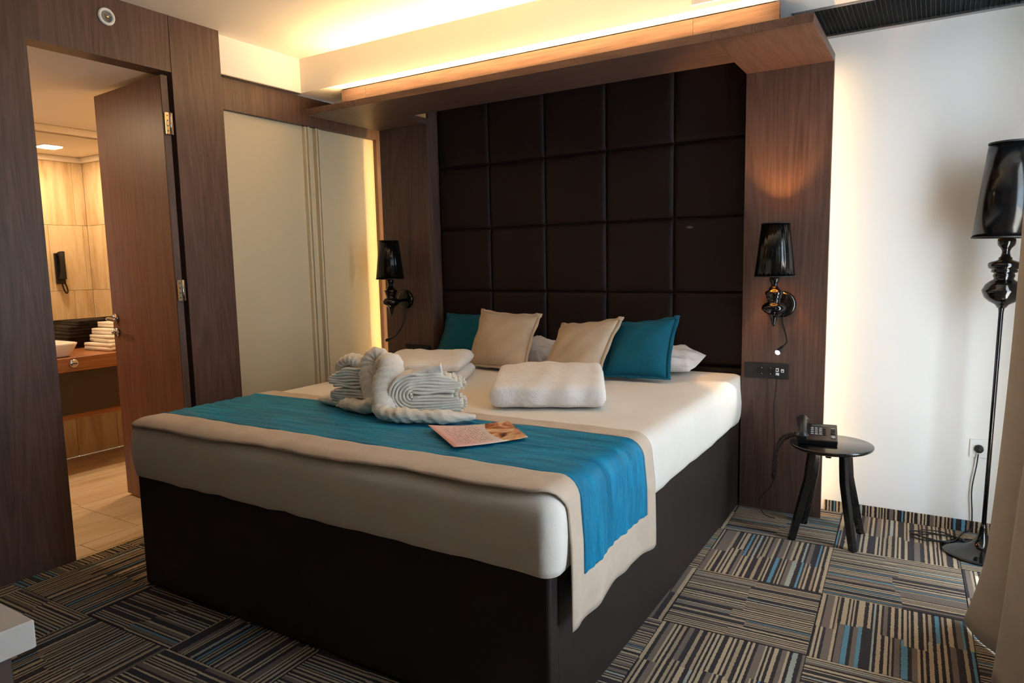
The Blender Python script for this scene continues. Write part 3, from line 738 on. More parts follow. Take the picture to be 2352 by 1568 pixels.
# ------------------------------------------------------------------ cushions and pillows
def cushion(name, BL, BR, TR, TL, thick, mat, label, cat, group, flange=.022, flange_mat=None, sag=.0, seed=0):
    BL, BR, TR, TL = map(Vector, (BL, BR, TR, TL)); c = (BL+BR+TR+TL)/4
    nrm = ((BR-BL).cross(TL-BL)).normalized()             # towards the room
    rnd = random.Random(seed); n = 26
    def P(u, v, s):
        base = BL*(1-u)*(1-v)+BR*u*(1-v)+TR*u*v+TL*(1-u)*v
        a, b_ = abs(2*u-1), abs(2*v-1)
        prof = ((1-a**2.6)*(1-b_**2.6))**.55 if a < 1 and b_ < 1 else 0
        pin = .045*((a**2)*(1-b_**2)*0+0)                 # edges stay straight
        edge = 1-.055*(1-a*a)*(b_**4)-.0
        base = c+(base-c)                                  # pinch edges inwards between corners
        inw_u = .09*(1-b_**2)*a**4; inw_v = .09*(1-a**2)*b_**4
        uu = .5+(u-.5)*(1-inw_u); vv = .5+(v-.5)*(1-inw_v)
        base = BL*(1-uu)*(1-vv)+BR*uu*(1-vv)+TR*uu*vv+TL*(1-uu)*vv
        wr = .004*sin(7*u+5*v+seed)*prof+.003*sin(17*u-11*v+seed*2)*prof
        return base+nrm*(s*(thick/2*prof+.0015)+wr)
    root = thing(name, label, cat, c-Vector((0, 0, (c.z-min(BL.z, BR.z)))), group)
    b = bmesh.new(); F = {}; G = {}
    for i in range(n+1):
        for j in range(n+1):
            u = .5-.5*cos(pi*i/n); v = .5-.5*cos(pi*j/n)
            F[i, j] = b.verts.new(P(u, v, 1)); G[i, j] = b.verts.new(P(u, v, -1))
    for i in range(n):
        for j in range(n):
            b.faces.new((F[i, j], F[i+1, j], F[i+1, j+1], F[i, j+1])); b.faces.new((G[i, j], G[i, j+1], G[i+1, j+1], G[i+1, j]))
    rim = [(i, 0) for i in range(n)]+[(n, j) for j in range(n)]+[(i, n) for i in range(n, 0, -1)]+[(0, j) for j in range(n, 0, -1)]
    for (a_, b_2) in zip(rim, rim[1:]+rim[:1]): b.faces.new((F[a_], G[a_], G[b_2], F[b_2]))
    put('cover', b, mat, root, True)
    if flange:
        b = bmesh.new(); ring_o = []; ring_i = []; ring_o2 = []; ring_i2 = []
        for (i, j) in rim:
            u = .5-.5*cos(pi*i/n); v = .5-.5*cos(pi*j/n)
            p = P(u, v, 0); d = (p-c); 
            e1 = (BR-BL).normalized(); e2 = (TL-BL).normalized()
            off = Vector((0, 0, 0))
            if u in (0, 1) or i in (0, n): off += e1*(flange if i == n else -flange)
            if j in (0, n): off += e2*(flange if j == n else -flange)
            wv = nrm*(.004*sin(i*1.1+j*.9+seed))
            q = p+off+wv
            if q.z < BL.z*.5+BR.z*.5-.004: q.z = max(q.z, min(BL.z, BR.z)-.0005)
            ring_o.append(b.verts.new(q+nrm*.0022)); ring_o2.append(b.verts.new(q-nrm*.0022))
            ring_i.append(b.verts.new(p-off*.12+nrm*.0026)); ring_i2.append(b.verts.new(p-off*.12-nrm*.0026))
        m = len(rim)
        for k in range(m):
            k2 = (k+1) % m
            b.faces.new((ring_i[k], ring_o[k], ring_o[k2], ring_i[k2])); b.faces.new((ring_i2[k], ring_i2[k2], ring_o2[k2], ring_o2[k])); b.faces.new((ring_o[k], ring_o2[k], ring_o2[k2], ring_o[k2]))
            b.faces.new((ring_i[k], ring_i[k2], ring_i2[k2], ring_i2[k]))
        put('flange', b, flange_mat or mat, root, True)
    return root
ZM = MZ1+.006
cushion('throw_cushion', (1.545, -.445, ZM+.02), (1.84, -.40, ZM+.02), (1.815, -.20, .950), (1.515, -.245, .915), .12, 'teal_velvet',
        'teal velvet cushion standing on the right next to the folded white bedding', 'cushion', 'cushions on the bed', .02, seed=1)
cushion('throw_cushion', (1.235, -.495, ZM+.02), (1.545, -.535, ZM+.02), (1.575, -.320, .950), (1.245, -.270, .905), .10, 'beige_linen',
        'beige linen cushion leaning against the right teal cushion', 'cushion', 'cushions on the bed', .02, seed=2)
cushion('throw_cushion', (.72, -.40, ZM+.02), (1.115, -.465, ZM+.02), (1.075, -.235, .948), (.70, -.20, .962), .12, 'beige_linen',
        'large beige linen cushion leaning against the left teal cushion', 'cushion', 'cushions on the bed', .02, seed=3)
cushion('throw_cushion', (.305, -.13, ZM+.02), (.66, -.10, ZM+.02), (.655, .030, .925), (.285, .030, .915), .10, 'teal_velvet',
        'teal velvet cushion at the left against the leather headboard, half hidden', 'cushion', 'cushions on the bed', .018, seed=4)
def pillow(x0, x1, y0, y1, h, label, seed):
    cx, cy = (x0+x1)/2, (y0+y1)/2
    b = bmesh.new(); n, m = 36, 24; F = {}; G = {}
    for i in range(n+1):
        for j in range(m+1):
            u, v = -cos(pi*i/n), -cos(pi*j/m)
            prof = ((1-abs(u)**3)*(1-abs(v)**2.4))**.5 if abs(u) < 1 and abs(v) < 1 else 0
            x = cx+u*(x1-x0)/2*(1-.04*(1-v*v)*abs(u)**3); y = cy+v*(y1-y0)/2*(1-.05*(1-u*u)*abs(v)**3)
            w = (.007*sin(u*9+v*7+seed)+.006*sin(u*17-v*13+seed*2)+.004*sin(u*31+v*5))*min(1, prof*2)
            lift = .045*max(0, v)**1.5                        # head side props up against the headboard
            F[i, j] = b.verts.new((x, y, ZM+.028+h*.78*prof+w+lift)); G[i, j] = b.verts.new((x, y, ZM+.0275-.026*prof+lift*.9))
    for i in range(n):
        for j in range(m):
            b.faces.new((F[i, j], F[i+1, j], F[i+1, j+1], F[i, j+1])); b.faces.new((G[i, j], G[i, j+1], G[i+1, j+1], G[i+1, j]))
    rim = [(i, 0) for i in range(n)]+[(n, j) for j in range(m)]+[(i, m) for i in range(n, 0, -1)]+[(0, j) for j in range(m, 0, -1)]
    for (a_, b_2) in zip(rim, rim[1:]+rim[:1]): b.faces.new((F[a_], G[a_], G[b_2], F[b_2]))
    return put('pillow', b, 'pillow_white', None, True, (label, 'pillow', 'white pillows'), (cx, cy, ZM))
pillow(.69, 1.07, -.20, .085, .13, 'white pillow peeking out between the two beige cushions', 1)
pillow(1.08, 1.885, -.20, .085, .13, 'white pillow sticking out to the right behind the right teal cushion', 2.2)

# ------------------------------------------------------------------ folded duvets
def duvet(FL, FR, depth, h, layers, label, seed):
    FL, FR = Vector(FL), Vector(FR); e = (FR-FL); w = e.length; e.normalize(); d = Vector((-e.y, e.x, 0)); zb = ZM+.001
    b = bmesh.new(); t_ = h/layers; nl = 36
    for k in range(layers):
        z0 = zb+k*t_; rings = []; nU, nV = 34, 12
        # each layer is a soft slab: superellipse section swept along its width, puffed
        V = {}
        for i in range(nU+1):
            u = -1+2*i/nU; fu = (1-abs(u)**16)**.5 if abs(u) < 1 else 0
            for j in range(24):
                a = 2*pi*j/24
                cy_ = math.copysign(abs(cos(a))**(2/6.5), cos(a)); cz_ = math.copysign(abs(sin(a))**(2/3.4), sin(a))
                px = u*w/2*(1-.012*k); py = cy_*(depth/2-.012*k)*(.95+.05*fu)
                pz = cz_*t_*.5*(.35+.65*fu)
                top = max(0, cz_)
                crease = .0035*sin(u*5+cy_*2+seed)+.0022*sin(u*13-cy_*9+seed*1.7)+.0018*sin(u*3+cy_*17+seed)
                if k == layers-1: pz += top*(crease+.012*(1-u*u)*(1-cy_*cy_))
                else: pz += .3*crease*top
                pz *= 1.0
                py += .005*sin(u*11+seed+k*2)*abs(cy_)
                pos = FL+e*(w/2+px)+d*(depth/2+py); wedge = .74+.26*max(0, min(1, (cy_+.85)/1.5)) if k == layers-1 else 1.0
                zz_ = z0+(t_*.5+pz)*wedge
                V[i, j] = b.verts.new((pos.x, pos.y, max(zz_, zb)))
        for i in range(nU):
            for j in range(24): b.faces.new((V[i, j], V[i+1, j], V[i+1, (j+1) % 24], V[i, (j+1) % 24]))
        b.faces.new([V[0, j] for j in range(24)][::-1]); b.faces.new([V[nU, j] for j in range(24)])
    c = (FL+FR)/2+d*depth/2
    return put('folded_duvet', b, 'duvet_white', None, True, (label, 'duvet', 'folded duvets on the bed'), (c.x, c.y, zb))
duvet((1.425, -1.262, 0), (1.832, -1.066, 0), .42, .132, 1, 'thick folded white duvet lying in front of the right beige cushion', 1.0)
duvet((.655, -1.085, 0), (1.035, -.915, 0), .42, .130, 2, 'folded white duvet in two layers behind the towel swans', 3.0)

# ------------------------------------------------------------------ towel swans
def wing(b, C, a, nrm, tops, bots, r0, dr, depth, th):
    """nested U folds: closed end at C, opening along a; nrm = visible end face direction"""
    for k, (Lt, Lb) in enumerate(zip(tops, bots)):
        r = r0+dr*k
        path = []
        zc = C.z
        for q in range(5): path.append(C+a*(Lt*(1-q/4))+Vector((0, 0, r*(1-.10*(1-q/4)**2)+.003*sin(q*1.7+k))))
        for q in range(1, 8): an = pi/2+pi*q/8; path.append(C+a*(r*1.15*cos(an))+Vector((0, 0, r*sin(an))))
        for q in range(5): path.append(C+a*(Lb*q/4)+Vector((0, 0, -r*(1-.10*(q/4)**2)+.002*sin(q*1.3+k))))
        path = spline(path, 3)
        dd = depth*(1-.012*k)
        def sec(i, m, th=th, dd=dd, k=k):
            out = []; h_ = th*.5*(1+.15*sin(i*.9+k))
            for q in range(5): an = -pi/2+pi*q/4; out.append((dd/2-h_+h_*cos(an)+.002*sin(i*.7+k), h_*sin(an)))
            for q in range(5): an = pi/2+pi*q/4; out.append((-dd/2+h_+h_*cos(an), h_*sin(an)))
            return out
        sweep(path, sec, b, fixed=nrm)
def floor_clamp(b, z):
    for v in b.verts: v.co.z = max(v.co.z, z)
    return b
ZT = MZ1+.0168
def cloth_tube(pts, rad, wr=.10, seed=0, flat=.85, n=22):
    path = spline(pts, 10)
    b = sweep(path, lambda i, m: [(rad(i/(m-1))*(1+wr*sin(3*q+i*.55+seed)*.5+wr*.6*sin(i*1.35+q*.8+seed))*cos(2*pi*q/n), flat*rad(i/(m-1))*(1+wr*.6*sin(i*1.35+q*.8+seed))*sin(2*pi*q/n)) for q in range(n)])
    return b
# right swan
s2 = thing('towel_swan', 'white towel swan on the right with scalloped layered folds and a tail beside the leaflet', 'towel', (1.2, -1.5, ZT), 'towel swans on the bed runner')
C2 = Vector((1.235, -1.475, ZT+.082)); av = Vector((.80, .60, 0)); nv = Vector((.60, -.80, 0))
TOP2, BOT2 = [.150, .172, .180, .176, .162, .140, .108], [.145, .165, .178, .182, .180, .172, .160]
b = bmesh.new(); wing(b, C2, av, nv, TOP2, BOT2, .009, .0113, .12, .0118)
put('wing', floor_clamp(b, ZT), 'towel_white', s2, True)
b = bmesh.new()
for k in range(7):
    r = .009+.0113*k
    for sg in (1, -1):
        if sg > 0: base = C2+av*(TOP2[k]+.004)+Vector((0, 0, r*.9))
        else: base = C2+av*(BOT2[k]+.004)+Vector((0, 0, -r*.9))
        pts = []
        for q in range(34): s_ = q/33; pts.append(base+nv*(.052*(1-2*s_))*1.0+av*(.005+.006*sin(s_*pi*15))+Vector((0, 0, .004*sin(s_*pi*7.5+k))))
        sweep(pts, lambda i, m: circ(.0016, 6), b)
put('scalloped_edge', floor_clamp(b, ZT+.001), 'towel_white', s2, True)
rolltip = C2+av*.165+nv*.03+Vector((0, 0, .075+.06))
put('rolled_corner', cloth_tube([C2+av*.0+Vector((0, 0, .080))+nv*.03, C2+av*.05+Vector((0, 0, .090))+nv*.035, C2+av*.105+Vector((0, 0, .097))+nv*.04], lambda q: .012+.012*q, .05, 1, .8), 'towel_white', s2, True)
put('neck', cloth_tube([(1.19, -1.585, ZT+.03), (1.165, -1.565, ZT+.075), (1.155, -1.54, ZT+.12), (1.155, -1.51, ZT+.165), (1.135, -1.49, ZT+.195), (1.100, -1.485, ZT+.185), (1.085, -1.49, ZT+.145), (1.09, -1.50, ZT+.10)],
                       lambda q: .038-.004*q+.012*sin(pi*min(1, q*1.2)), .08, 2, .72), 'towel_white', s2, True)
put('tail', floor_clamp(cloth_tube([(1.165, -1.575, ZT+.045), (1.21, -1.605, ZT+.026), (1.28, -1.60, ZT+.026), (1.36, -1.575, ZT+.024), (1.44, -1.535, ZT+.022), (1.515, -1.480, ZT+.018)],
                       lambda q: (.034-.004*q+.004*sin(q*19))*(1-.7*q**9), .16, 5, .75), ZT), 'towel_white', s2, True)
# left swan
s1 = thing('towel_swan', 'white towel swan on the left with fanned folds and a tail pointing to the wardrobe', 'towel', (1.0, -1.45, ZT), 'towel swans on the bed runner')
C1 = Vector((1.012, -1.475, ZT+.086)); av1 = Vector((-.90, -.10, 0)).normalized(); nv1 = Vector((-av1.y, av1.x, 0))
if nv1.y > 0: nv1 = -nv1
b = bmesh.new(); wing(b, C1, av1, nv1, [.13, .15, .155, .15, .14, .12, .095], [.125, .145, .15, .15, .145, .135, .125], .009, .0113, .12, .0118)
put('wing', floor_clamp(b, ZT), 'towel_white', s1, True)
put('upper_fold', cloth_tube([C1+av1*-.02+Vector((0, 0, .05)), C1+av1*.01+Vector((0, 0, .080)), C1+av1*.045+Vector((0, 0, .098)), C1+av1*.085+Vector((0, 0, .104)), C1+av1*.125+Vector((0, 0, .085)), C1+av1*.14+Vector((0, 0, .06))], lambda q: (.034+.008*sin(pi*q))*(1-.35*q**6), .10, 3, .62), 'towel_white', s1, True)
put('neck', cloth_tube([(1.09, -1.53, ZT+.035), (1.065, -1.515, ZT+.08), (1.045, -1.50, ZT+.13), (1.035, -1.48, ZT+.175), (1.05, -1.465, ZT+.20), (1.08, -1.46, ZT+.185), (1.09, -1.47, ZT+.14), (1.085, -1.48, ZT+.09)],
                       lambda q: .034+.012*sin(pi*min(1, q*1.15)), .08, 7, .75), 'towel_white', s1, True)
put('tail', floor_clamp(cloth_tube([(1.11, -1.55, ZT+.045), (1.06, -1.56, ZT+.028), (.98, -1.535, ZT+.026), (.90, -1.51, ZT+.024), (.82, -1.49, ZT+.022), (.73, -1.475, ZT+.016)],
                       lambda q: (.036-.010*q+.004*sin(q*17))*(1-.6*q**8), .16, 9, .75), ZT), 'towel_white', s1, True)

# ------------------------------------------------------------------ leaflet
b = bmesh.new(); uvl = b.loops.layers.uv.new('UV')
c4 = [Vector((1.437, -1.652, 0)), Vector((1.628, -1.445, 0)), Vector((1.802, -1.606, 0)), Vector((1.662, -1.812, 0))]
n = 14; V = {}
for i in range(n+1):
    for j in range(n+1):
        u, v = i/n, j/n                                   # u along long side (left->right), v across
        p = c4[0]*(1-u)*v+c4[1]*u*v+c4[2]*u*(1-v)+c4[3]*(1-u)*(1-v)
        V[i, j] = b.verts.new((p.x, p.y, ZT+.004+.010*(1-u)**3*v+.004*abs(2*u-1)**2))
for i in range(n):
    for j in range(n):
        f = b.faces.new((V[i, j], V[i+1, j], V[i+1, j+1], V[i, j+1]))
        for lp, (ii, jj) in zip(f.loops, ((i, j), (i+1, j), (i+1, j+1), (i, j+1))): lp[uvl].uv = (ii/n, jj/n)
o = put('leaflet', b, 'leaflet_print', None, True, ('pink printed leaflet with a brown photo lying on the teal runner', 'leaflet'), (1.63, -1.63, ZT))
md = o.modifiers.new('paper', 'SOLIDIFY'); md.thickness = .0008; md.offset = 1

# ------------------------------------------------------------------ sconces
KR = .89
SPROF = [(0, 1.175), (.008, 1.174), (.014, 1.160), (.022, 1.150), (.024, 1.143), (.024, 1.130), (.018, 1.122), (.014, 1.112), (.018, 1.104), (.024, 1.098), (.026, 1.092), (.034, 1.086), (.044, 1.082), (.0447, 1.072), (.040, 1.066), (.038, 1.062),
         (.039, 1.055), (.034, 1.050), (.031, 1.046), (.033, 1.040), (.028, 1.035), (.046, 1.028), (.057, 1.018), (.061, 1.008), (.057, .998), (.046, .988), (.031, .980), (.02, .972), (.0165, .96), (.012, .945), (.008, .936), (.0095, .932), (.006, .926), (0, .922)]
def shade_mesh(c, z0, z1, r0, r1, pleats, amp, th=.0012):
    seg = pleats*4 if pleats else 64; b = bmesh.new(); R = []
    for (r_, z_) in ((r0, z0), (r0*.5+r1*.5, (z0+z1)/2), (r1, z1), (r1-th, z1), (r0*.5+r1*.5-th, (z0+z1)/2), (r0-th, z0)):
        ring = []
        for i in range(seg):
            a = 2*pi*i/seg; w = amp*cos(pleats*a) if pleats else 0
            ring.append(b.verts.new((c[0]+(r_+w)*cos(a), c[1]+(r_+w)*sin(a), z_)))
        R.append(ring)
    for A, B in zip(R, R[1:]+R[:1]):
        for i in range(seg): b.faces.new((A[i], A[(i+1) % seg], B[(i+1) % seg], B[i]))
    return b
def make_sconce(cx, dxs, label, lit, goose, head_dir):
    zc = 1.017; ax = cx+dxs; ay = -.14
    r = thing('wall_sconce', label, 'wall lamp', (cx, -.0005, zc), 'sconces beside the bed')
    put('backplate', lathe([(.062, 0), (.062, -.010), (.058, -.018), (.045, -.021), (0, -.022)], (cx, -.0005, zc), 48, None, 'y'), 'gloss_black', r, True)
    put('arm', tube([(cx, -.02, zc-.004), (cx+dxs*.5, -.07, zc-.008), (ax, -.12, zc-.008)], .009, 12, 6), 'gloss_black', r, True)
    put('turned_body', lathe([(q*KR, h) for q, h in SPROF], (ax, ay, 0), 48), 'gloss_black', r, True)
    sh = put('lamp_shade', shade_mesh((ax, ay), 1.152, 1.389, .087, .060, 24, .0008), 'shade_black', r, True)
    put('shade_lining', shade_mesh((ax, ay), 1.1535, 1.3875, .0835, .0565, 0, 0, .0006), 'gold_lining', sh, True)
    for zz, rr in ((1.152, .0875), (1.389, .0605)):
        put('shade_rim', lathe([(rr-.0015, zz-.0022), (rr+.0014, zz-.0022), (rr+.0014, zz+.0022), (rr-.0015, zz+.0022), (rr-.0015, zz-.0022)], (ax, ay, 0), 48), 'rubber_black', sh, True)
    put('bulb', lathe([(0, 1.175), (.012, 1.178), (.013, 1.20), (.021, 1.235), (.022, 1.255), (.014, 1.278), (0, 1.283)], (ax, ay, 0), 24), 'bulb_warm' if lit else 'ceramic', r, True)
    put('gooseneck', tube(goose, .0042, 8, 10), 'rubber_black', r, True)
    e = Vector(goose[-1]); d = Vector(head_dir).normalized()
    hd = put('reading_head', tube([e-d*.004, e+d*.012, e+d*.03, e+d*.046], lambda q: .0065+.0045*min(1, q*1.5), 14, 4), 'plastic_black', r, True)
    q = d.to_track_quat('Z', 'Y').to_matrix()
    b = lathe([(.0108, 0), (.010, .004), (0, .006)], (0, 0, 0), 18); bmesh.ops.transform(b, matrix=q.to_4x4(), verts=b.verts[:]); bmesh.ops.translate(b, vec=e+d*.0465, verts=b.verts[:])
    put('lens', b, 'led_white' if lit else 'screen_grey', hd, True)
    if lit:
        l = bpy.data.lights.new('sconce_bulb', 'POINT'); l.energy = P_SCONCE; l.color = (1.0, .50, .16); l.shadow_soft_size = .012
        lo = bpy.data.objects.new('sconce_bulb', l); COL.objects.link(lo); lo.parent = r; lo.location = (ax-cx, ay+.0005, 1.295-zc)
        l2 = bpy.data.lights.new('reading_led', 'SPOT'); l2.energy = P_READ*10; l2.spot_size = radians(80); l2.color = (1, .93, .80); l2.shadow_soft_size = .006
        lo2 = bpy.data.objects.new('reading_led', l2); COL.objects.link(lo2); lo2.parent = r; lo2.location = e+d*.056-r.location
        lo2.rotation_euler = d.to_track_quat('-Z', 'Y').to_euler()
    return r
make_sconce(2.268, -.012, 'black turned sconce with glowing light on the right bed panel', True,
            [(2.272, -.012, .957), (2.276, -.03, .93), (2.298, -.06, .875), (2.304, -.075, .845), (2.290, -.085, .825)], (-.35, -.78, -.5))
make_sconce(-.035, -.004, 'black turned sconce, unlit, on the left bed panel near the wardrobe', False,
            [(-.028, -.012, .957), (-.026, -.03, .90), (-.036, -.05, .845), (-.075, -.06, .79), (-.11, -.065, .768)], (-.95, -.1, -.35))

# ------------------------------------------------------------------ power strips on the panels
def power_strip(x0, x1, z0, z1, label, kind):
    r = thing('power_strip', label, 'socket', ((x0+x1)/2, 0, (z0+z1)/2), 'socket strips beside the bed')
    put('housing', box(x0, x1, -.010, -.0003, z0, z1, .002, 2), 'plastic_dark', r)
    zc = (z0+z1)/2-.001; w = x1-x0
    if kind == 'R':
        for fx_ in (.40, .60):
            s = put('socket_well', lathe([(.019, -.0112), (.019, -.0101), (.017, -.0101), (.0165, -.0135), (.0185, -.0135), (.019, -.0112)], (x0+w*fx_, 0, zc), 28, None, 'y'), 'plastic_black', r, True)
            put('socket_face', cyl((x0+w*fx_, 0, zc), .0165, -.0108, -.0101, 'y', 24), 'rubber_black', s)
            for dz in (-.014, .014): put('earth_clip', box(x0+w*fx_-.002, x0+w*fx_+.002, -.0118, -.0108, zc+dz-.0015, zc+dz+.0015), 'chrome', s)
        u = put('data_port', box(x0+w*.715, x0+w*.78, -.0125, -.010, zc-.002, zc+.016, .0008, 1), 'plastic_white', r)
        put('port_slot', box(x0+w*.73, x0+w*.765, -.0131, -.0125, zc+.002, zc+.012), 'plastic_dark', u)
        u = put('data_port', box(x0+w*.715, x0+w*.79, -.0125, -.010, zc-.020, zc-.007, .0008, 1), 'plastic_white', r)
        u = put('data_port', box(x0+w*.83, x0+w*.895, -.0125, -.010, zc-.004, zc+.012, .0008, 1), 'plastic_white', r)
        put('port_slot', box(x0+w*.85, x0+w*.88, -.0131, -.0125, zc-.001, zc+.006), 'plastic_dark', u)
    else:
        u = put('data_port', box(x0+w*.22, x0+w*.29, -.0125, -.010, zc-.017, zc-.004, .0008, 1), 'plastic_white', r)
        u = put('data_port', box(x0+w*.22, x0+w*.27, -.0125, -.010, zc+.003, zc+.012, .0008, 1), 'chrome', r)
        s = put('socket_well', lathe([(.019, -.0112), (.019, -.0101), (.017, -.0101), (.0165, -.0135), (.0185, -.0135), (.019, -.0112)], (x0+w*.44, 0, zc), 28, None, 'y'), 'plastic_black', r, True)
        put('socket_face', cyl((x0+w*.44, 0, zc), .0165, -.0108, -.0101, 'y', 24), 'rubber_black', s)
        put('switch_rocker', box(x0+w*.62, x0+w*.92, -.0135, -.010, zc-.022, zc+.022, .0015, 2), 'plastic_black', r)
    return r
power_strip(2.101, 2.305, .659, .733, 'black socket strip with white ports on the right bed panel above the phone table', 'R')
power_strip(-.040, .155, .651, .726, 'black socket strip on the left bed panel behind the white bedding', 'L')
put('charging_cable', tube([(2.252, -.014, .678), (2.255, -.03, .66), (2.250, -.02, .60), (2.243, -.016, .52), (2.248, -.018, .42), (2.252, -.02, .33), (2.246, -.022, .25), (2.256, -.028, .19), (2.238, -.035, .13),
                            (2.205, -.05, .09), (2.195, -.06, .05), (2.215, -.08, .012), (2.25, -.10, .0035), (2.275, -.105, .0035)], .0022, 6, 8), 'rubber_black', None, True,
    ('thin black cable hanging from the socket strip down to the carpet', 'cable'), (2.25, -.05, 0))

# ------------------------------------------------------------------ side table and telephone
TCX, TCY, TZ = 2.525, -.245, .432
st = thing('side_table', 'small round black side table with four bent legs beside the bed', 'table', (TCX, TCY, 0))
put('table_top', lathe([(0, TZ-.018), (.155, TZ-.018), (.163, TZ-.013), (.167, TZ-.006), (.166, TZ-.001), (.164, TZ), (0, TZ)], (TCX, TCY, 0), 72), 'lacquer_black', st, True)
for (fx_, fy_), (tx, ty) in zip(((2.385, -.318), (2.400, -.095), (2.630, -.332), (2.640, -.105)), ((2.455, -.285), (2.462, -.185), (2.578, -.290), (2.585, -.190))):
    top = Vector((tx, ty, TZ-.019)); ft = Vector((fx_, fy_, 0.0)); kn_ = Vector((tx+(fx_-tx)*.16, ty+(fy_-ty)*.16, .275))
    path = [ft, ft*.4+kn_*.6, kn_, kn_*.5+top*.5, top]; path = [path[0], path[1]]+[kn_*.93+path[1]*.07, kn_, kn_*.93+top*.07]+[path[3], top]
    out = Vector((fx_-tx, fy_-ty, 0)).normalized(); sd = out.cross(Vector((0, 0, 1)))
    b = bmesh.new()
    rings = []
    for i, p in enumerate(path):
        w_ = .012; d_ = .017 if 1 <= i <= 5 else .0145
        rings.append([b.verts.new(p+sd*sx_*w_+out*sy_*d_) for sx_, sy_ in ((-1, -.8), (-.8, -1), (.8, -1), (1, -.8), (1, .8), (.8, 1), (-.8, 1), (-1, .8))])
    for A, B in zip(rings, rings[1:]):
        for i in range(8): b.faces.new((A[i], A[(i+1) % 8], B[(i+1) % 8], B[i]))
    b.faces.new(rings[0][::-1]); b.faces.new(rings[-1])
    put('leg', b, 'lacquer_black', st)
put('apron_bar', box(TCX-.085, TCX+.085, TCY-.012, TCY+.012, TZ-.045, TZ-.019, .003, 1), 'lacquer_black', st)
put('apron_bar', box(TCX-.012, TCX+.012, TCY-.085, TCY+.085, TZ-.045, TZ-.019, .003, 1), 'lacquer_black', st)
# desk telephone: local frame, then turned
PX, PY = 2.462, -.235; PR = Matrix.Rotation(radians(8), 4, 'Z'); TL_ = Matrix.Rotation(radians(14), 4, 'X')
tp = thing('desk_telephone', 'black corded desk telephone standing on the small round table', 'telephone', (PX, PY, TZ))
def phone(b, tilt=True):
    M_ = Matrix.Translation((PX, PY, TZ)) @ PR @ ((Matrix.Translation((0, 0, .030)) @ TL_) if tilt else Matrix())
    bmesh.ops.transform(b, matrix=M_, verts=b.verts[:]); return b
put('body', phone(box(-.075, .085, -.075, .085, -.012, .012, .005, 3)), 'plastic_black', tp)
put('stand', phone(box(-.07, .08, .01, .07, .0005, .042, .004, 2), False), 'plastic_dark', tp)
put('foot', phone(box(-.07, .08, -.07, -.045, .0005, .018, .004, 2), False), 'plastic_dark', tp)
put('display', phone(box(-.020, .045, .052, .072, .0122, .0135, .0006, 1)), 'screen_grey', tp)
for i in range(4):
    for j in range(4):
        w_ = .0058
        put('key', phone(box(-.016+i*.0165-w_, -.016+i*.0165+w_, .034-j*.018-.0045, .034-j*.018+.0045, .0122, .0152, .0008, 1)), 'key_grey' if i < 3 else 'plastic_dark', tp)
for j in range(5): put('key', phone(box(.058, .076, .040-j*.012-.003, .040-j*.012+.003, .0122, .0145, .0006, 1)), 'plastic_dark' if j else 'key_grey', tp)
put('navigation_pad', phone(lathe([(.0, .0155), (.009, .0155), (.010, .0145), (.010, .0122)], (.066, -.040, 0), 20)), 'key_grey', tp, True)
b = tube([(-.056, -.072, .030), (-.056, -.066, .040), (-.056, -.03, .048), (-.056, .03, .048), (-.056, .066, .042), (-.056, .074, .032)], lambda q: .015+.009*abs(2*q-1)**3, 16, 6)
for v in b.verts: v.co.x = -.056+(v.co.x+.056)*1.15
put('handset', phone(b), 'plastic_black', tp, True)
put('ear_cup', phone(box(-.078, -.034, .042, .082, .012, .034, .006, 2)), 'plastic_black', tp)
put('mouth_cup', phone(box(-.078, -.034, -.082, -.044, .012, .034, .006, 2)), 'plastic_black', tp)
# coiled cord hanging off the table edge
base = spline([(PX-.055, PY-.085, TZ+.045), (PX-.085, PY-.07, TZ+.03), (PX-.125, PY-.05, TZ+.0), (PX-.150, PY-.05, TZ-.06), (PX-.152, PY-.055, TZ-.13), (PX-.160, PY-.052, TZ-.175), (PX-.170, PY-.045, TZ-.16), (PX-.166, PY-.03, TZ-.09), (PX-.15, PY-.01, TZ-.01), (PX-.12, PY+.02, TZ+.012), (PX-.07, PY+.04, TZ+.02)], 46)
pts = []; pv = None
for i, p in enumerate(base):
    tg = (base[min(i+1, len(base)-1)]-base[max(i-1, 0)]).normalized(); s_ = tg.cross(Vector((.3, .9, .1))).normalized(); n_ = s_.cross(tg)
    ph_ = i*.95; pts.append(p+s_*.0052*cos(ph_)+n_*.0052*sin(ph_))
put('coiled_cord', sweep(pts, lambda i, m: circ(.0017, 5)), 'rubber_black', tp, True)

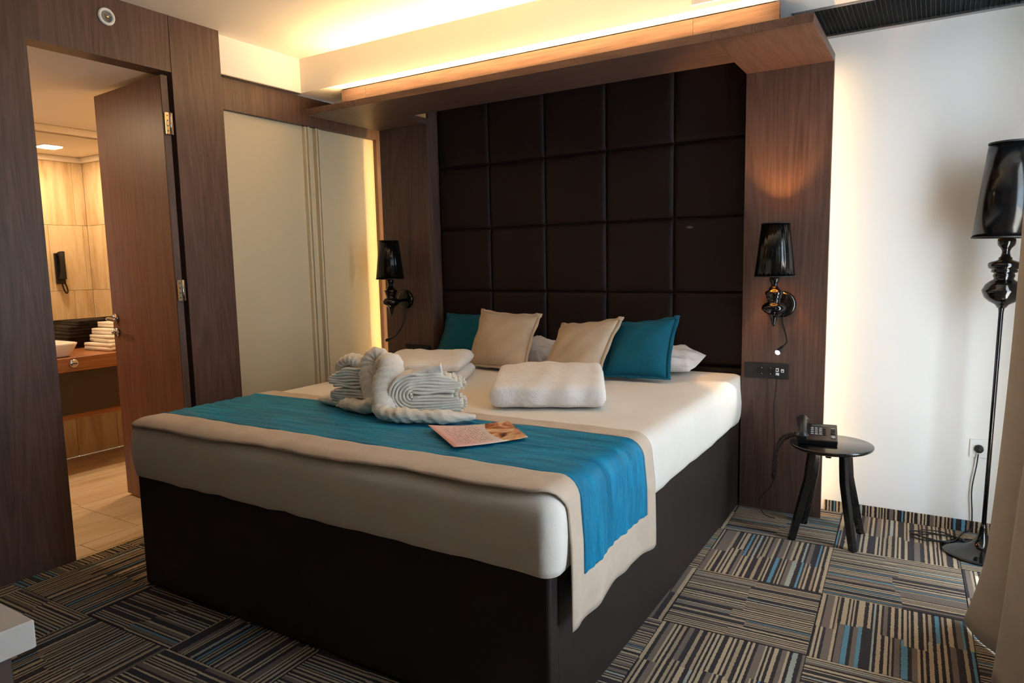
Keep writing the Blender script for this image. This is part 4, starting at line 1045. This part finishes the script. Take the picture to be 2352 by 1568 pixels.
# ------------------------------------------------------------------ floor lamp
LX, LY = 3.090, -.112
fl = thing('floor_lamp', 'tall glossy black floor lamp with turned stem by the white wall', 'floor lamp', (LX, LY, 0))
put('base', lathe([(0, 0.001), (.138, .001), (.142, .004), (.141, .008), (.125, .012), (.095, .018), (.065, .028), (.04, .044), (.024, .064), (.016, .09), (.013, .115), (.011, .13)], (LX, LY, 0), 64), 'gloss_black', fl, True)
put('pole', lathe([(.0085, .12), (.0082, .6), (.0086, 1.0), (.0105, 1.018), (.0145, 1.03)], (LX, LY, 0), 24), 'gloss_black', fl, True)
put('turned_body', lathe([(.0145, 1.02), (.024, 1.034), (.046, 1.046), (.062, 1.062), (.069, 1.082), (.0705, 1.086), (.0705, 1.090), (.068, 1.094), (.060, 1.112), (.046, 1.125), (.034, 1.132), (.033, 1.138), (.036, 1.142), (.037, 1.150), (.034, 1.155), (.035, 1.158), (.044, 1.161),
                          (.044, 1.169), (.041, 1.172), (.053, 1.176), (.056, 1.186), (.056, 1.195), (.050, 1.200), (.032, 1.206), (.023, 1.210), (.023, 1.217), (.017, 1.222), (.0135, 1.236), (.0135, 1.244), (.018, 1.254), (.028, 1.266), (.0305, 1.277), (.030, 1.288), (.024, 1.296), (.016, 1.305), (.010, 1.32), (0, 1.322)], (LX, LY, 0), 56), 'gloss_black', fl, True)
sh = put('lamp_shade', shade_mesh((LX, LY), 1.297, 1.656, .117, .083, 0, 0), 'shade_black', fl, True)
put('shade_lining', shade_mesh((LX, LY), 1.299, 1.654, .1145, .0805, 0, 0, .0006), 'gold_lining', sh, True)
for zz, rr in ((1.297, .1175), (1.656, .0835)):
    put('shade_rim', lathe([(rr-.002, zz-.003), (rr+.0016, zz-.003), (rr+.0016, zz+.003), (rr-.002, zz+.003), (rr-.002, zz-.003)], (LX, LY, 0), 56), 'rubber_black', sh, True)
put('bulb', lathe([(0, 1.32), (.013, 1.322), (.014, 1.35), (.024, 1.395), (.026, 1.42), (.016, 1.45), (0, 1.457)], (LX, LY, 0), 24), 'ceramic', fl, True)
put('shade_spider', tube([(LX-.09, LY, 1.46), (LX, LY, 1.462), (LX+.09, LY, 1.46)], .0018, 6, 4), 'chrome', fl, True)
fl.rotation_euler = (0, radians(1.0), 0)
# power cord of the lamp: on the floor in loops, then up to the wall socket
cord = [(LX-.12, LY+.03, .006)]
for k in range(26):
    a = k*.72+.4; rr = .075+.02*sin(k*1.7); cord.append((LX-.15+rr*1.25*cos(a), LY+.085+rr*.7*sin(a), .0042+.0006*k))
cord += [(LX-.06, LY+.20, .006), (LX-.03, YB-.022, .02), (LX-.028, YB-.022, .09), (LX-.034, YB-.022, .20), (LX-.022, YB-.024, .31), (LX-.018, YB-.028, .365)]
put('lamp_cord', tube(cord, .0028, 6, 6), 'rubber_black', None, True, ('black lamp cord coiled on the carpet and running up to the wall socket', 'cord'), (LX-.1, LY, 0))
so = thing('wall_socket', 'white wall socket with a black plug behind the floor lamp', 'socket', (3.082, YB, .385))
put('cover_plate', box(3.040, 3.122, YB-.009, YB-.0003, .345, .425, .0025, 2), 'plastic_white', so)
put('socket_ring', lathe([(.021, -.0095), (.021, -.0075), (.018, -.0075), (.0185, -.0105), (.0205, -.0105), (.021, -.0095)], (3.075, YB, .385), 32, None, 'y'), 'plastic_white', so, True)
put('plug', lathe([(.0175, -.0095), (.0175, -.022), (.013, -.034), (.006, -.04), (0, -.041)], (3.074, YB, .385), 28, None, 'y'), 'rubber_black', None, True,
    ('black round plug sitting in the white wall socket', 'plug'), (3.074, YB-.01, .385))

# ------------------------------------------------------------------ curtain
b = bmesh.new(); V = {}; nY, nZ = 120, 48
for i in range(nY+1):
    u = i/nY
    for j in range(nZ+1):
        w_ = j/nZ; z = 2.36*(1-w_)**1.0+.004
        lead = max(0, 1-u/.16)                            # the leading edge turns back towards the window
        y = -.84-.74*max(0, u-.16)/.84+.17*lead
        amp = (.008+.004*w_)*(1-lead)
        x = 3.088+.034*z+.05*max(0, u-.16)+amp*cos((u-.16)*2*pi*3+2.6)+.008*sin(u*17+w_*2)*(1-lead)+.16*lead-.022*(1-lead)*max(0, 1-(u-.16)*6)
        y += .012*sin(u*2*pi*5.5+1.5)
        lowk = max(0, 1-z/.30)                            # the hem kicks out on the carpet
        x -= .06*lowk**1.5*(1-u)**3*(1-lead); y += .10*lowk**1.5*(1-u)**3
        z = max(z, .004)
        x -= .010*sin(w_*6+u*4)
        V[i, j] = b.verts.new((x, y, z))
for i in range(nY):
    for j in range(nZ): b.faces.new((V[i, j], V[i+1, j], V[i+1, j+1], V[i, j+1]))
o = put('curtain', b, 'curtain_fabric', None, True, ('beige floor-length curtain gathered at the right beside the floor lamp', 'curtain'), (3.15, -1.1, 0))
md = o.modifiers.new('cloth', 'SOLIDIFY'); md.thickness = .003

# ------------------------------------------------------------------ white table in the corner of the view
dk = thing('desk', 'white table corner on a brown leg at the lower left of the picture', 'desk', (1.35, -3.35, 0))
put('desk_top', box(.70, 1.810, -3.85, -3.014, .708, .75, .002, 1), 'desk_white', dk)
put('leg', box(1.735, 1.795, -3.095, -3.04, 0, .7075, .002, 1), 'desk_leg', dk)
put('leg', box(.72, .78, -3.095, -3.04, 0, .7075, .002, 1), 'desk_leg', dk)
put('leg', box(1.735, 1.795, -3.82, -3.765, 0, .7075, .002, 1), 'desk_leg', dk)
put('leg', box(.72, .78, -3.82, -3.765, 0, .7075, .002, 1), 'desk_leg', dk)
